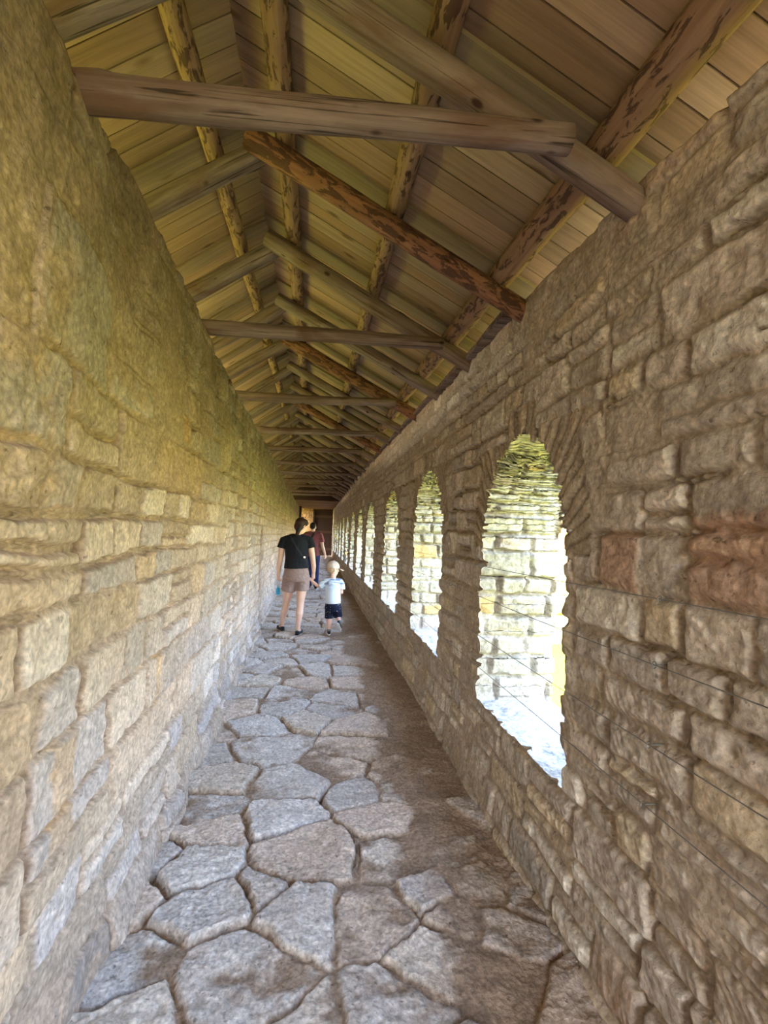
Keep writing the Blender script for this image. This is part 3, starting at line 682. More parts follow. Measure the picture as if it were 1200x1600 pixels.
# wall plates: boards lying along the top of the right wall
pl = [(2.35, 3.02), (3.06, 5.3), (5.34, 8.1), (8.14, 12.0), (12.05, 16.2), (16.25, 20.4)]
for i, (a, b) in enumerate(pl):
    mb = MB(); ys = np.linspace(a, b, max(4, int((b - a) / .25))); rs = []
    for y in ys:
        x = float(x_right(y, 2.55)) - .055 + .006 * math.sin(y * 7); z = float(top_right(np.array(y))) - .035
        rs.append([(x, y, z), (x + .15, y, z), (x + .15, y, z + .036), (x + .004, y, z + .038 + .004 * math.sin(y * 11))])
    mb.rings(rs); o = mb.build('wall_plate', M_WEATH, smooth=False)
    tag(o, f"flat grey timber wall plate on top of the right wall, {ORD[i]} length from the viewer", 'wall plate', 'wall plates on the right wall')

# ------------------------------------------------------------------ far end: low boarded lobby, stone end wall, plank door
def lobby():
    v = MB(); y = 20.45
    while y < YEND:
        w = random.uniform(.16, .24); v.box((-1.35, y + .004, 2.84 + random.uniform(-.012, .012)), (1.5, y + w - .004, 2.90)); y += w
    o = v.build('ceiling_lobby', M_LOBBY, smooth=False); struct(o, 'low flat boarded ceiling over the far end of the passage', 'ceiling')
    v = MB()
    for i in range(14): v.box((-1.35 + i * .2, 20.40 + .01 * (i % 2), 2.82), (-1.35 + i * .2 + .21, 20.45, 4.1))
    struct(v.build('wall_gable', M_DARKWOOD, smooth=False), 'dark boarded gable above the low far ceiling', 'wall')
    # end wall
    Yg = np.linspace(-1.7, .06, 150); Zg = np.linspace(-.05, 2.95, 220); A, B = np.meshgrid(Yg, Zg, indexing='ij')
    h, c = masonry(A.ravel(), B.ravel(), np.array(np.arange(-.3, 3.4, .19)), 88, .16, .4, [(lin(176, 140, 94), 3), (lin(166, 128, 84), 2), (lin(186, 156, 110), 1)], lin(150, 120, 86))
    idx = np.arange(A.size).reshape(A.shape); q = np.stack([idx[:-1, :-1], idx[1:, :-1], idx[1:, 1:], idx[:-1, 1:]], -1).reshape(-1, 4)
    me = np_mesh('wall_end', np.stack([A.ravel(), YEND - h, B.ravel()], 1), q, c); struct(link('wall_end', me, M_LEFT), 'ochre stone end wall beside the dark door', 'wall')
    mb = MB(); mb.box((-1.7, YEND + .03, -5), (1.7, YEND + .3, 3.6)); struct(mb.build('wall_backing', M_LEFT if False else M_DARKWOOD, smooth=False), 'masonry behind the far end of the passage', 'wall')
    d = empty('door_1', (0, 0, 0)); struct(d, 'dark plank door closing the right half of the far end', 'door'); 
    mb = MB(); x = .02
    for i in range(6): mb.box((x + i * .172 + .003, YEND - .12, .13), (x + i * .172 + .169, YEND - .08, 2.72))
    mb.build('door_leaf', M_DARKWOOD, d, False)
    for z in (.45, 1.45, 2.35): MB().box((.03, YEND - .155, z), (1.03, YEND - .121, z + .14)).build('door_batten', M_DOOR2, d, False)
    MB().box((-.06, YEND - .2, .05), (.015, YEND - .02, 2.8)).build('door_post', M_DARKWOOD, d, False)
    MB().box((-.06, YEND - .2, 2.73), (1.1, YEND - .02, 2.84)).build('door_lintel', M_DARKWOOD, d, False)
    o = MB().box((-.79, 25.6, .08), (-.68, 25.78, 2.835)).build('timber_post', M_DARKWOOD, None, False); tag(o, 'dark squared timber post against the left wall at the far end', 'post')
    o = MB().box((-.78, 26.7, .1), (-.70, 26.82, 2.835)).build('timber_post', M_WEATH, None, False); tag(o, 'pale slim timber post standing beyond the dark post at the far end', 'post')
lobby()

# ------------------------------------------------------------------ safety wires along the right wall
WZ = [1.318, 1.139, .917, .743]; WN = ['topmost', 'second from top', 'third from top', 'lowest']
XW = lambda y, z: float(x_right(y, z)) - .04
for i, z in enumerate(WZ):
    mb = MB(); mb.chain([(XW(y, z), y, z + .004 * math.sin(y * 2.1 + i), .0017) for y in np.arange(-4.9, 28.2, .4)], n=6)
    o = mb.build('safety_wire', M_STEEL); tag(o, f"{WN[i]} thin steel wire strung across the right wall openings", 'wire', 'safety wires across the openings')
PIER = [(1.2, 'pier before the nearest opening'), (3.25, 'pier after the nearest opening'), (5.25, 'pier after the second opening'), (7.4, 'pier after the third opening')]
for (y, pn) in PIER:
    for i, z in enumerate(WZ):
        yy = y + i * .02; x = XW(yy, z); e = empty('screw_eye', (x, yy, z + .004 * math.sin(yy * 2.1 + i)))
        tag(e, f"small steel screw eye on the {WN[i]} wire, {pn}", 'screw eye', 'screw eyes holding the wires')
        mb = MB(); mb.chain([(.0095 * math.cos(a) * 1., .004 * math.cos(a), .0095 * math.sin(a), .0016) for a in np.linspace(0, 6.28, 15)], n=6, round_ends=False); mb.build('ring', M_STEEL, e)
        MB().chain([(.008, 0, 0, .0018), (.06, 0, 0, .0018)], n=6).build('shank', M_STEEL, e)

# ------------------------------------------------------------------ outside: grass court far below and another wall beyond
def outside():
    m, nt, b = newmat('grass_ground', 1.0); pos = N(nt, 'ShaderNodeNewGeometry').outputs['Position']
    c = mixc(nt, mapr(nt, noise(nt, pos, .6, 6), .35, .65, 0, 1), (.27, .28, .03), (.34, .33, .035)); c = mixc(nt, mapr(nt, noise(nt, pos, 8, 4), .3, .7, 0, .5), c, (.17, .21, .04))
    nt.links.new(c, b.inputs['Base Color']); b.inputs['Specular IOR Level'].default_value = 0; bump(nt, b, noise(nt, pos, 12, 5), .6, .1)
    n = 80; g = np.linspace(-1, 1, n); g = np.sign(g) * np.abs(g) ** 1.6 * 90; A, B = np.meshgrid(g, g, indexing='ij')
    z = -4.6 + .25 * fbm(A * .15, B * .15, 5, 3); idx = np.arange(n * n).reshape(n, n)
    q = np.stack([idx[:-1, :-1], idx[1:, :-1], idx[1:, 1:], idx[:-1, 1:]], -1).reshape(-1, 4)
    me = np_mesh('ground', np.stack([A.ravel(), B.ravel(), z.ravel()], 1), q); struct(link('ground', me, m), 'bright yellow-green grass of the courtyard below the openings', 'ground')
    # a facing curtain wall of ochre stone across the court
    U = np.linspace(0, 46, 260); V = np.linspace(-4.8, 6.5, 90); A, B = np.meshgrid(U, V, indexing='ij')
    h, c = masonry(A.ravel() * .5, B.ravel() * .5, np.arange(-3, 4, .22), 66, .2, .6, [(lin(226, 184, 116), 3), (lin(214, 164, 96), 2), (lin(230, 200, 150), 1)], lin(206, 170, 116))
    idx = np.arange(A.size).reshape(A.shape); q = np.stack([idx[:-1, :-1], idx[1:, :-1], idx[1:, 1:], idx[:-1, 1:]], -1).reshape(-1, 4)
    me = np_mesh('wall_courtyard', np.stack([7 + A.ravel(), 27 + .1 * A.ravel() - 2 * h, B.ravel()], 1), q, c); o = link('wall_courtyard', me, M_LEFT)
    sm = o.modifiers.new('thickness', 'SOLIDIFY'); sm.thickness = -1.2; struct(o, 'ochre stone curtain wall across the sunny courtyard', 'wall')
outside()
# ------------------------------------------------------------------ people
def skin_mat(name, c):
    m = plain(name, c, .55, var=.06, vs=9); b = m.node_tree.nodes['Principled BSDF']
    b.inputs['Subsurface Weight'].default_value = .12; b.inputs['Subsurface Radius'].default_value = (.02, .008, .004); return m
SKIN_W = skin_mat('skin_fair_tanned', lin(232, 192, 172)); SKIN_C = skin_mat('skin_fair_child', lin(232, 188, 168)); SKIN_M = skin_mat('skin_fair_man', lin(234, 196, 180))
def cloth(name, c, rough=.9, var=.06): return plain(name, c, rough, .8, 11, var=var, bd=.035)
BLACKT = cloth('black_cotton', lin(30, 31, 38)); TAUPE = cloth('taupe_cotton', lin(152, 128, 122)); MAROON = cloth('maroon_cotton', lin(132, 78, 86)); NAVY = cloth('navy_denim', lin(44, 50, 92))
STRAPM = cloth('dark_webbing', lin(48, 50, 58)); HAIR = plain('dark_brown_hair', lin(58, 38, 34), .5, .6, 60, var=.3, vs=45); HAIRB = plain('black_hair', lin(30, 28, 32), .5, .5, 90); HAIRL = plain('fair_hair', lin(184, 156, 130), .6, .3, 90)
CAPM = cloth('cream_cap_cotton', lin(202, 184, 172)); SHOEB = plain('black_leather', lin(26, 26, 30), .5); RUBW = plain('white_rubber', lin(226, 226, 226), .6); LACE = cloth('grey_sock', lin(120, 122, 130))
EYE = plain('eye_white', lin(235, 232, 228), .3); IRIS = plain('dark_iris', lin(40, 28, 22), .3); SILV = plain('silver_metal', (.8, .8, .8), .25, metal=1)
def child_tee():
    m, nt, b = newmat('white_blue_print_cotton', .9); tc = N(nt, 'ShaderNodeTexCoord').outputs['Object']
    n = noise(nt, mapping(nt, tc, (9, 9, 30)), 1, 3, .5, .5); sep = N(nt, 'ShaderNodeSeparateXYZ'); nt.links.new(tc, sep.inputs[0])
    yoke = mapr(nt, sep.outputs[2], .70, .74, 0, 1)
    c = mixc(nt, math_(nt, 'MULTIPLY', yoke, mapr(nt, n, .5, .54, 0, .8)), lin(214, 224, 236), lin(84, 104, 146))
    c = mixc(nt, mapr(nt, noise(nt, tc, 7, 3), .55, .62, 0, .35), c, lin(176, 198, 224))
    nt.links.new(c, b.inputs['Base Color']); bump(nt, b, noise(nt, tc, 14, 3), .3, .01); return m
def dotted_navy():
    m, nt, b = newmat('navy_dotted_cotton', .9); tc = N(nt, 'ShaderNodeTexCoord').outputs['Object']
    v = N(nt, 'ShaderNodeTexVoronoi'); nt.links.new(tc, v.inputs[0]); v.inputs['Scale'].default_value = 38
    c = mixc(nt, mapr(nt, v.outputs[0], .14, .18, 1, 0), lin(24, 28, 48), lin(214, 214, 206)); nt.links.new(c, b.inputs['Base Color']); return m
TEEC = child_tee(); DOTS = dotted_navy()

def rotz(a, tilt=0, nod=0): return (Matrix.Rotation(-a, 3, 'Z') @ Matrix.Rotation(tilt, 3, 'Y') @ Matrix.Rotation(-nod, 3, 'X'))
def add_head(mb, c, s, R):
    """skull, jaw, nose, lips, brow, ears in a head frame (x right, y forward); s = head height / 0.22"""
    c = Vector(c); P = lambda x, y, z: c + R @ (Vector((x, y, z)) * s)
    mb.ell(P(0, -.012, .022), (.073 * s, .092 * s, .088 * s), R)
    mb.ell(P(0, .022, -.045), (.054 * s, .062 * s, .068 * s), R)
    mb.ell(P(0, .052, -.088), (.026 * s, .026 * s, .022 * s), R)          # chin
    mb.ell(P(0, .083, .022), (.048 * s, .016 * s, .012 * s), R)           # brow
    mb.chain([(*P(0, .088, .012), .009 * s), (*P(0, .104, -.022), .012 * s)], n=8)   # nose
    mb.ell(P(0, .083, -.055), (.024 * s, .011 * s, .007 * s), R); mb.ell(P(0, .081, -.066), (.021 * s, .011 * s, .007 * s), R)
    for q in (-1, 1):
        mb.ell(P(q * .036, .066, -.02), (.024 * s, .022 * s, .022 * s), R)
        mb.ell(P(q * .076, -.012, -.012), (.010 * s, .022 * s, .033 * s), R @ Matrix.Rotation(q * .25, 3, 'Z'))
def add_eyes(c, s, R, parent):
    c = Vector(c)
    for q in (-1, 1):
        p = c + R @ (Vector((q * .031, .0765, .003)) * s); o = MB().ell(p, (.0112 * s,) * 3, n=12, m=8).build('eye', EYE, parent)
        MB().ell(p + R @ (Vector((0, .0085, 0)) * s), (.006 * s, .005 * s, .006 * s), R, n=10, m=6).build('iris', IRIS, o)
def add_hand(mb, w, d, palm_n, s=1.0, curl=.6, thumb=1):
    """w wrist, d direction of the fingers, palm_n direction the palm faces; fingers bend towards palm_n"""
    w = Vector(w); d = Vector(d).normalized(); pn = Vector(palm_n); pn = (pn - d * pn.dot(d)).normalized(); sd = d.cross(pn)
    k = w + d * .085 * s
    mb.chain([(*w, .022 * s), (*(w + d * .03 * s), .027 * s), (*(w + d * .07 * s), .026 * s)], n=10)
    for j in (-1, 1): mb.chain([(*(w + d * .025 * s + sd * j * .016 * s), .016 * s), (*(k + sd * j * .026 * s), .014 * s)], n=8)
    for j, L in enumerate((.070, .080, .074, .058)):
        off = sd * ((j - 1.5) * .0185 * s) * thumb; p = k + off; a = curl * .75; pts = [(*(w + d * .05 * s + off * .8), .0105 * s), (*p, .0105 * s)]
        for q, seg in enumerate((.45, .32, .25)):
            dirv = d * math.cos(a) + pn * math.sin(a); p = p + dirv * L * seg * s; pts.append((*p, (.0098 - .0010 * q) * s)); a += curl
        mb.chain(pts, n=8)
    b = w + d * .022 * s - sd * .022 * s * thumb; t = b + d * .030 * s - sd * .018 * s * thumb + pn * .012 * s; u = t + d * .028 * s + pn * .014 * s * (1 + curl)
    mb.chain([(*(w + d * .012 * s - sd * .008 * s * thumb), .014 * s), (*b, .0135 * s), (*t, .0115 * s), (*u, .0095 * s)], n=8)
def add_foot(mb, ankle, toe_dir, s=1.0, z0=.012, pitch=0):
    a = Vector(ankle); d = Vector((toe_dir[0], toe_dir[1], 0)).normalized() * math.cos(pitch) + Vector((0, 0, -math.sin(pitch))); up = Vector((0, 0, 1)); n = (up - d * up.dot(d)).normalized()
    so = a - n * (a.z - z0) if pitch == 0 else a - n * .07 * s
    mb.chain([(*(so - d * .035 * s + n * .022 * s), .028 * s), (*(so + d * .06 * s + n * .030 * s), .032 * s), (*(so + d * .13 * s + n * .016 * s), .032 * s), (*(so + d * .175 * s + n * .010 * s), .022 * s)], n=12)
    mb.chain([(*a, .034 * s), (*(so + d * .01 * s + n * .05 * s), .036 * s), (*(so + d * .07 * s + n * .035 * s), .030 * s)], n=12)
    return so, d, n
def add_shoe(name, so, d, n, mat, sole, parent, s=1.0, low=True, zc=.0):
    """flat shoe round the foot: an upper open at the instep and a thin sole"""
    sd = d.cross(n); prof = [(-.066, .016), (-.05, .031), (-.01, .034), (.05, .037), (.10, .043), (.15, .041), (.185, .028), (.203, .010)]
    def ring(t, wd, h0, h1): 
        c = so + d * t * s
        return [c + sd * (wd * s * math.cos(a)) + n * ((h0 + (h1 - h0) * (.5 + .5 * math.sin(a))) * s) for a in np.linspace(0, 2 * math.pi, 16, endpoint=False)]
    top = (.048, .056, .05, .036, .044, .046, .036, .02) if low else (.062, .078, .082, .07, .06, .052, .04, .022)
    mb = MB(); mb.rings([ring(t, w, .002, top[i]) for i, (t, w) in enumerate(prof)]); u = mb.skin(name, mat, parent, .005, 3)
    mb = MB(); mb.rings([ring(t, w * 1.04 + .002, -.012, .012) for t, w in prof]); mb.build('sole', sole, u)
    return u
def strap(name, garment, pts, width, mat, parent, off=.006, axis=1, frm=-1.0):
    """flat band laid over the back of a garment along (x, z) points"""
    bm = bmesh.new(); bm.from_mesh(garment.data); t = BVHTree.FromBMesh(bm); bm.free(); P = []
    for i in range(25):
        f = i / 24 * (len(pts) - 1); k = min(int(f), len(pts) - 2); g = f - k
        x = pts[k][0] * (1 - g) + pts[k + 1][0] * g; z = pts[k][1] * (1 - g) + pts[k + 1][1] * g
        h = t.ray_cast(Vector((x, frm, z)), Vector((0, -frm, 0)))
        if h[0] is not None: P.append((h[0] + Vector((0, off * frm / abs(frm), 0)), h[1]))
    rs = []
    for i, (p, n) in enumerate(P):
        a = P[max(i - 1, 0)][0]; b = P[min(i + 1, len(P) - 1)][0]; d = (b - a).normalized(); nn = Vector((0, frm / abs(frm), 0)) * .7 + n * .3; w = d.cross(nn).normalized(); nn = w.cross(d)
        rs.append([p + w * width / 2 - nn * .003, p + w * width / 2 + nn * .002, p - w * width / 2 + nn * .002, p - w * width / 2 - nn * .003])
    return MB().rings(rs).build(name, mat, parent, False)

def woman():
    o = empty('person', (-.19, 7.05, .004)); o.rotation_euler = (0, -.035, 0); tag(o, 'woman walking away in black t-shirt and taupe shorts, holding a small child by the hand', 'person')
    b = MB()
    b.ell((.0, .0, .90), (.158, .115, .13)); b.ell((0, .005, 1.08), (.128, .092, .15)); b.ell((0, .005, 1.25), (.155, .105, .16))
    b.chain([(-.145, 0, 1.36, .055), (0, .0, 1.385, .06), (.145, 0, 1.36, .055)]); b.chain([(.01, 0, 1.37, .058), (.038, .012, 1.47, .052), (.05, .02, 1.52, .05)])
    R = rotz(math.radians(38), math.radians(8), math.radians(14)); hc = (.062, .03, 1.555); add_head(b, hc, .98, R)
    # arms
    b.chain([(-.172, 0, 1.35, .05), (-.205, -.005, 1.22, .045), (-.232, -.01, 1.05, .037), (-.245, .015, .97, .037), (-.256, .045, .86, .025)])
    add_hand(b, (-.256, .045, .862), (-.02, .10, -1), (.9, .4, 0), .95, .95, 1)
    b.chain([(.172, 0, 1.35, .05), (.208, -.005, 1.22, .045), (.236, -.01, 1.05, .038), (.244, .01, .97, .037), (.246, .03, .87, .025)])
    add_hand(b, (.246, .03, .872), (-.02, .12, -1), (-.75, .45, .1), .95, .75, -1)
    # legs: right foot planted, left foot stepping ahead
    b.chain([(.082, 0, .86, .098), (.075, .015, .66, .082), (.058, .02, .46, .056), (.056, .0, .38, .05), (.048, -.025, .30, .053), (.034, -.02, .17, .037), (.026, -.01, .09, .032)])
    b.chain([(-.082, .01, .86, .098), (-.105, .06, .66, .080), (-.145, .14, .46, .056), (-.155, .16, .38, .049), (-.178, .18, .30, .052), (-.208, .25, .17, .036), (-.216, .285, .10, .032)])
    fR = add_foot(b, (.026, -.01, .09), (.22, 1), .98); fL = add_foot(b, (-.216, .285, .10), (-.35, 1), .98, .022)
    b.skin('body', SKIN_W, o, .0062, 5, .5); add_eyes(hc, .98, R, o)
    t = MB(); t.loft([(0, 0, .945, .178, .128), (0, 0, 1.0, .172, .124), (0, 0, 1.10, .160, .115), (0, 0, 1.2, .168, .117), (0, 0, 1.29, .186, .116), (0, 0, 1.36, .186, .098), (.01, 0, 1.405, .115, .078), (.02, 0, 1.42, .075, .065)], 28)
    for q in (-1, 1): t.chain([(q * .13, 0, 1.355, .066), (q * .178, 0, 1.345, .065), (q * .205, -.003, 1.27, .064), (q * .214, -.004, 1.235, .066)], 18, False)
    t.chain([(-.15, 0, 1.352, .062), (-.06, 0, 1.38, .064), (.06, 0, 1.38, .064), (.15, 0, 1.352, .062)], 18)
    tee = t.skin('tshirt', BLACKT, o, .007, 4)
    s = MB(); s.loft([(0, 0, .96, .165, .120), (0, 0, .88, .180, .132), (0, 0, .80, .188, .136), (0, 0, .76, .186, .130)], 28)
    s.chain([(.085, 0, .84, .108), (.083, .01, .72, .106), (.080, .014, .628, .107)], 22, False); s.chain([(-.088, .005, .84, .108), (-.098, .03, .72, .106), (-.112, .052, .628, .108)], 22, False)
    s.skin('shorts', TAUPE, o, .007, 4)
    st = strap('bag_strap', tee, [(-.085, 1.405), (.02, 1.22), (.14, 1.06), (.165, 1.0)], .024, STRAPM, o)
    MB().box((.105, -.128, 1.095), (.128, -.114, 1.118)).build('buckle', SILV, st, False)
    h = MB(); c = Vector(hc); P = lambda x, y, z: c + R @ (Vector((x, y, z)) * .98)
    h.ell(P(0, -.022, .034), (.081, .092, .088), R); h.ell(P(0, -.05, -.02), (.074, .062, .075), R); h.ell(P(0, .035, .085), (.062, .055, .032), R)
    for q in (-1, 1): h.ell(P(q * .058, .02, .055), (.025, .055, .045), R)
    h.chain([(*(c + Vector((-.015, -.07, -.02))), .045), (*(c + Vector((-.035, -.088, -.06))), .034), (*(c + Vector((-.05, -.085, -.11))), .030), (*(c + Vector((-.055, -.075, -.165))), .014)]); h.ell(P(.03, -.05, .112), (.018, .018, .016), R)
    h.skin('hair', HAIR, o, .006, 3); MB().chain([(*(c + Vector((-.034, -.086, -.052))), .038), (*(c + Vector((-.040, -.088, -.066))), .037)], 12).build('hair_tie', HAIRB, o)
    for f, nm in ((fR, 'shoe'), (fL, 'shoe')): add_shoe(nm, *f, SHOEB, SHOEB, o, .98)
    # bottle hanging from the left hand by a loop
    e = empty('water_bottle', (-.19 - .283, 7.05 + .085, .60)); tag(e, 'small bright blue bottle hanging by a pale loop from the woman\'s left hand', 'bottle')
    m = plain('blue_plastic', lin(62, 170, 216), .3, var=.05); mw = plain('pale_blue_strap', lin(190, 212, 226), .7)
    MB().rings([[(rr * math.cos(a), rr * math.sin(a) * .85, z) for a in np.linspace(0, 6.2832, 18, endpoint=False)] for z, rr in ((-.045, .018), (-.042, .026), (-.03, .029), (.02, .029), (.045, .026), (.058, .016), (.062, .013))]).build('bottle_body', m, e)
    MB().rings([[(rr * math.cos(a), rr * math.sin(a), z) for a in np.linspace(0, 6.2832, 16, endpoint=False)] for z, rr in ((.058, .015), (.062, .017), (.084, .016), (.088, .012))]).build('bottle_cap', mw, e)
    MB().chain([(-.014, 0, .07, .0045), (-.022, .002, .12, .0045), (-.012, .004, .172, .0045), (.008, .004, .178, .0045), (.018, .002, .13, .0045), (.014, 0, .07, .0045)], 8).build('carrying_loop', mw, e)
    MB().rings([[(rr * math.cos(a), rr * math.sin(a) * .85, z) for a in np.linspace(0, 6.2832, 18, endpoint=False)] for z, rr in ((-.056, .012), (-.052, .021), (-.043, .024), (-.04, .022))]).build('bottle_base', mw, e)
woman()

def boy():
    o = empty('person', (.335, 7.02, .0)); o.rotation_euler = (0, -.035, 0); tag(o, 'small child in pale cap, light blue-white t-shirt and dark dotted shorts, mid-step', 'person')
    b = MB(); b.ell((0, 0, .42), (.088, .075, .09)); b.ell((0, .0, .55), (.088, .074, .11)); b.ell((0, 0, .68), (.098, .075, .11))
    b.chain([(-.085, 0, .765, .042), (0, 0, .785, .045), (.085, 0, .765, .042)]); b.chain([(0, 0, .77, .042), (.004, .008, .86, .040)])
    R = rotz(math.radians(62), 0, math.radians(10)); hc = (.006, .012, .95); s = .88; add_head(b, hc, s, R)
    b.ell(Vector(hc) + R @ Vector((0, -.022, .02)), (.072, .080, .074), R)
    # arm up to the woman's hand
    b.chain([(-.115, 0, .77, .036), (-.165, .005, .73, .031), (-.215, .01, .705, .027), (-.265, .03, .745, .025), (-.308, .052, .785, .018)]); add_hand(b, (-.306, .051, .783), (-.75, .25, .65), (.3, .6, -.3), .55, .6, 1)
    b.chain([(.115, 0, .77, .036), (.128, -.01, .69, .032), (.112, -.005, .62, .027), (.125, .04, .605, .025), (.138, .085, .615, .018)]); add_hand(b, (.138, .085, .615), (.15, 1, .15), (-1, 0, -.1), .55, .8, -1)
    b.chain([(-.048, 0, .40, .056), (-.050, .012, .24, .042), (-.052, 0, .17, .037), (-.056, -.008, .07, .025)])
    b.chain([(.05, .01, .40, .056), (.075, .05, .26, .043), (.082, -.03, .225, .037), (.086, -.10, .20, .026)])
    fL = add_foot(b, (-.056, -.008, .07), (-.05, 1), .62, .018); fR = add_foot(b, (.086, -.10, .20), (.28, .55), .62, .1, math.radians(50))
    b.skin('body', SKIN_C, o, .005, 5, .5); add_eyes(hc, s, R, o)
    t = MB(); t.loft([(0, 0, .46, .112, .098), (0, 0, .52, .112, .096), (0, 0, .62, .108, .09), (0, 0, .72, .116, .088), (0, 0, .775, .112, .074), (0, 0, .81, .07, .055), (0, 0, .82, .05, .048)], 26)
    t.chain([(-.09, 0, .768, .046), (-.125, 0, .757, .046), (-.178, .005, .718, .046), (-.19, .006, .71, .048)], 16, False); t.chain([(.09, 0, .768, .046), (.122, -.002, .74, .046), (.13, -.008, .675, .046), (.129, -.009, .66, .047)], 16, False)
    t.chain([(-.095, 0, .766, .05), (0, 0, .782, .052), (.095, 0, .766, .05)], 18)
    tee = t.skin('tshirt', TEEC, o, .0055, 3)
    q = MB(); q.loft([(0, 0, .48, .106, .092), (0, 0, .42, .116, .10), (0, .01, .34, .118, .098)], 26)
    q.chain([(-.052, 0, .41, .064), (-.054, .006, .32, .063), (-.055, .01, .248, .066)], 18, False); q.chain([(.054, .01, .41, .066), (.066, .03, .33, .066), (.076, .04, .258, .066)], 18, False)
    q.skin('shorts', DOTS, o, .0055, 3)
    c = Vector(hc); P = lambda x, y, z: c + R @ Vector((x, y, z))
    MB().ell(P(0, -.036, -.004), (.070, .062, .058), R).ell(P(0, -.02, .02), (.074, .079, .06), R).skin('hair', HAIRL, o, .005, 2)
    k = MB(); k.rings([[P(rx * math.cos(a), -.012 + ry * math.sin(a), z) for a in np.linspace(0, 6.2832, 26, endpoint=False)] for z, rx, ry in ((.004, .084, .096), (.03, .086, .098), (.06, .082, .093), (.09, .067, .076), (.11, .043, .05), (.12, .014, .016))]); cp = k.skin('cap', CAPM, o, .005, 2)
    vz = MB(); ang = np.linspace(-1.15, 1.15, 13); L = [(P(.082 * math.sin(a), -.012 + .092 * math.cos(a), .022), P(.078 * math.sin(a), .02 + .15 * math.cos(a * .8), .004 - .014 * math.sin(a) ** 2)) for a in ang]
    vz.rings([[a + R @ Vector((0, 0, .004)), b_ + R @ Vector((0, 0, .003)), b_ - R @ Vector((0, 0, .003)), a - R @ Vector((0, 0, .004))] for a, b_ in L]); vz.build('cap_brim', CAPM, cp); MB().ell(P(0, -.012, .122), (.008, .008, .005)).build('cap_button', CAPM, cp)
    for f in (fL, fR): add_shoe('shoe', *f, SHOEB, RUBW, o, .64, False)
    for a_, f in (((-.056, -.006, .07), fL), ((.086, -.10, .20), fR)):
        MB().chain([(*(Vector(a_) + f[2] * .025), .0275), (*(Vector(a_) - f[2] * .022), .029)], 14, False).build('sock', LACE, o)
boy()

def man():
    o = empty('person', (.03, 12.5, .018)); o.rotation_euler = (0, -.035, 0); tag(o, 'dark-haired man in maroon t-shirt and navy trousers with a dark shoulder strap, farther along', 'person')
    b = MB(); b.ell((0, 0, .92), (.145, .105, .12)); b.ell((0, 0, 1.10), (.14, .1, .15)); b.ell((0, 0, 1.28), (.17, .11, .16)); b.chain([(-.16, 0, 1.40, .06), (0, 0, 1.425, .062), (.16, 0, 1.40, .06)]); b.chain([(0, 0, 1.40, .062), (.004, .015, 1.52, .058)])
    R = rotz(math.radians(14), math.radians(4), math.radians(6)); hc = (.008, .025, 1.595); add_head(b, hc, 1.02, R)
    b.chain([(-.19, 0, 1.39, .055), (-.225, -.01, 1.24, .048), (-.245, -.02, 1.08, .040), (-.25, .03, .97, .036), (-.25, .09, .87, .027)]); add_hand(b, (-.25, .09, .872), (0, .25, -1), (.9, .2, 0), 1, .6, 1)
    b.chain([(.19, 0, 1.39, .055), (.225, -.01, 1.25, .048), (.25, -.02, 1.10, .040), (.285, -.01, .99, .037), (.312, .01, .89, .027)]); add_hand(b, (.312, .01, .892), (.22, .12, -1), (-.8, .4, 0), 1, .75, -1)
    b.chain([(.085, 0, .86, .08), (.09, .05, .48, .058), (.088, -.02, .32, .058), (.085, -.06, .10, .038)]); b.chain([(-.085, 0, .86, .08), (-.09, .08, .48, .058), (-.088, .09, .32, .058), (-.085, .12, .10, .038)])
    fR = add_foot(b, (.085, -.06, .10), (.12, 1), 1.08); fL = add_foot(b, (-.085, .12, .10), (-.12, 1), 1.08)
    b.skin('body', SKIN_M, o, .007, 4); add_eyes(hc, 1.02, R, o)
    t = MB(); t.loft([(0, 0, .835, .175, .13), (0, 0, .95, .17, .128), (0, 0, 1.1, .17, .122), (0, 0, 1.25, .192, .125), (0, 0, 1.36, .205, .112), (0, 0, 1.43, .13, .085), (0, 0, 1.455, .078, .07)], 28)
    for q in (-1, 1): t.chain([(q * .14, 0, 1.395, .068), (q * .195, 0, 1.385, .068), (q * .225, -.008, 1.27, .068), (q * .236, -.012, 1.20, .07)], 18, False)
    t.chain([(-.17, 0, 1.40, .07), (-.06, 0, 1.42, .072), (.06, 0, 1.42, .072), (.17, 0, 1.40, .07)], 18)
    tee = t.skin('tshirt', MAROON, o, .008, 4)
    q = MB(); q.loft([(0, 0, .95, .155, .12), (0, 0, .85, .172, .13), (0, 0, .78, .17, .128)], 26); q.chain([(.088, 0, .86, .108), (.092, .05, .5, .078), (.09, -.02, .3, .066), (.086, -.055, .07, .062)], 18, False); q.chain([(-.088, 0, .86, .108), (-.092, .08, .5, .078), (-.09, .09, .3, .066), (-.086, .118, .07, .062)], 18, False)
    q.skin('trousers', NAVY, o, .008, 3)
    strap('shoulder_strap', tee, [(.03, 1.44), (-.04, 1.3), (-.11, 1.12), (-.15, 1.0)], .055, STRAPM, o, .008)
    c = Vector(hc); P = lambda x, y, z: c + R @ (Vector((x, y, z)) * 1.02)
    MB().ell(P(0, -.02, .038), (.082, .094, .082), R).ell(P(0, -.05, -.005), (.072, .058, .06), R).ell(P(0, .04, .085), (.06, .05, .03), R).skin('hair', HAIRB, o, .006, 3)
    for f in (fR, fL): add_shoe('shoe', *f, SHOEB, RUBW, o, 1.08, False)
man()

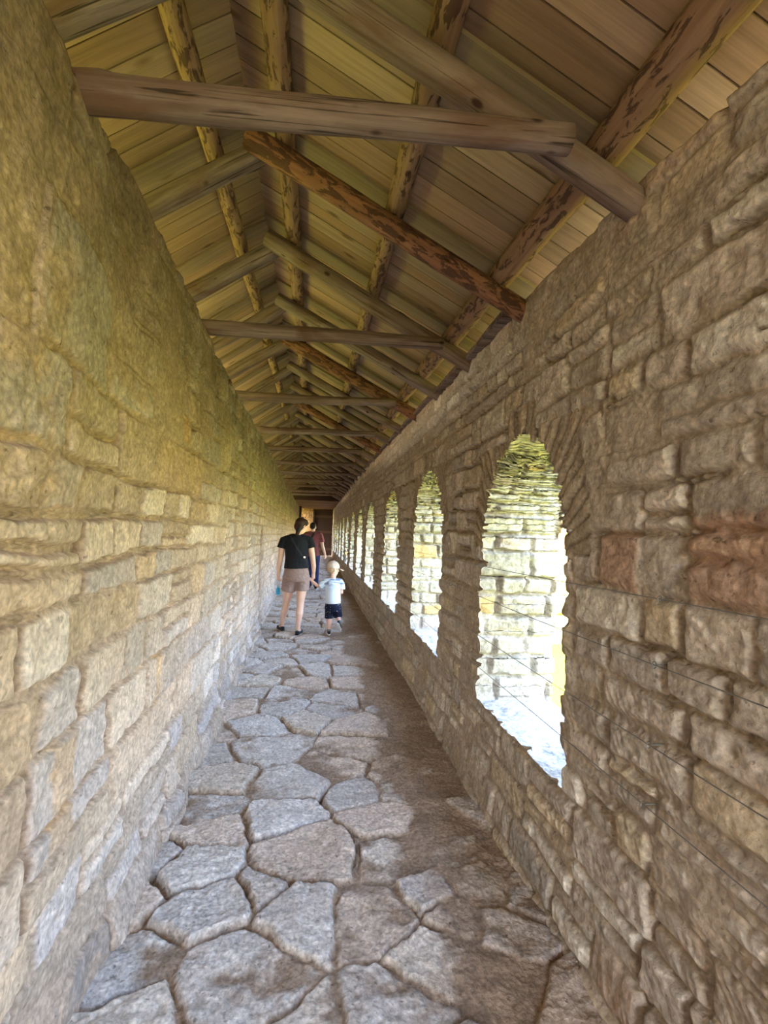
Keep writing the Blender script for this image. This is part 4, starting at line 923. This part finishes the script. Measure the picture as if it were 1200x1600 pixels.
# ------------------------------------------------------------------ light, camera
SUN_EL = math.radians(52); SUN_AZ = Vector((-.82, -.57, 0)).normalized()
w = bpy.data.worlds.new('World'); SC.world = w; w.use_nodes = True; nt = w.node_tree
sky = nt.nodes.new('ShaderNodeTexSky'); sky.sky_type = 'NISHITA'; sky.sun_disc = False; sky.sun_elevation = SUN_EL
sky.sun_rotation = math.atan2(SUN_AZ.x, SUN_AZ.y); sky.air_density = 1.3; sky.dust_density = 3.0; sky.ozone_density = .6
nt.links.new(sky.outputs[0], nt.nodes['Background'].inputs[0]); nt.nodes['Background'].inputs[1].default_value = 1.1
sl = bpy.data.lights.new('sun', 'SUN'); sl.energy = 1.9; sl.angle = math.radians(.6); sl.color = (1, .95, .86)
so = bpy.data.objects.new('sun', sl); COL.objects.link(so)
sd = SUN_AZ * math.cos(SUN_EL) + Vector((0, 0, math.sin(SUN_EL))); so.rotation_euler = sd.to_track_quat('Z', 'Y').to_euler(); so.location = sd * 30

cam = bpy.data.cameras.new('camera'); co = bpy.data.objects.new('camera', cam); COL.objects.link(co)
cam.sensor_fit = 'VERTICAL'; cam.sensor_height = 24.; cam.lens = 750. / 1600. * 24.; cam.clip_start = .05; cam.clip_end = 500
yaw, pitch, roll = math.radians(8.2461), math.radians(2.7343), math.radians(2.0)
Fw = Vector((math.sin(yaw) * math.cos(pitch), math.cos(yaw) * math.cos(pitch), math.sin(pitch))); R0 = Vector((math.cos(yaw), -math.sin(yaw), 0)); U0 = R0.cross(Fw)
Rt = R0 * math.cos(roll) + U0 * math.sin(roll); Up = U0 * math.cos(roll) - R0 * math.sin(roll)
mw = Matrix((Rt, Up, -Fw)).transposed().to_4x4(); mw.translation = (0, 0, H); co.matrix_world = mw; SC.camera = co
SC.view_settings.view_transform = 'Standard'; SC.view_settings.look = 'None'; SC.view_settings.gamma = 1; SC.view_settings.use_curve_mapping = False
SC.view_settings.exposure = 2.1
cy = SC.cycles; cy.max_bounces = 10; cy.diffuse_bounces = 8; cy.use_denoising = True; cy.caustics_reflective = False; cy.caustics_refractive = False
cy.sample_clamp_indirect = 6
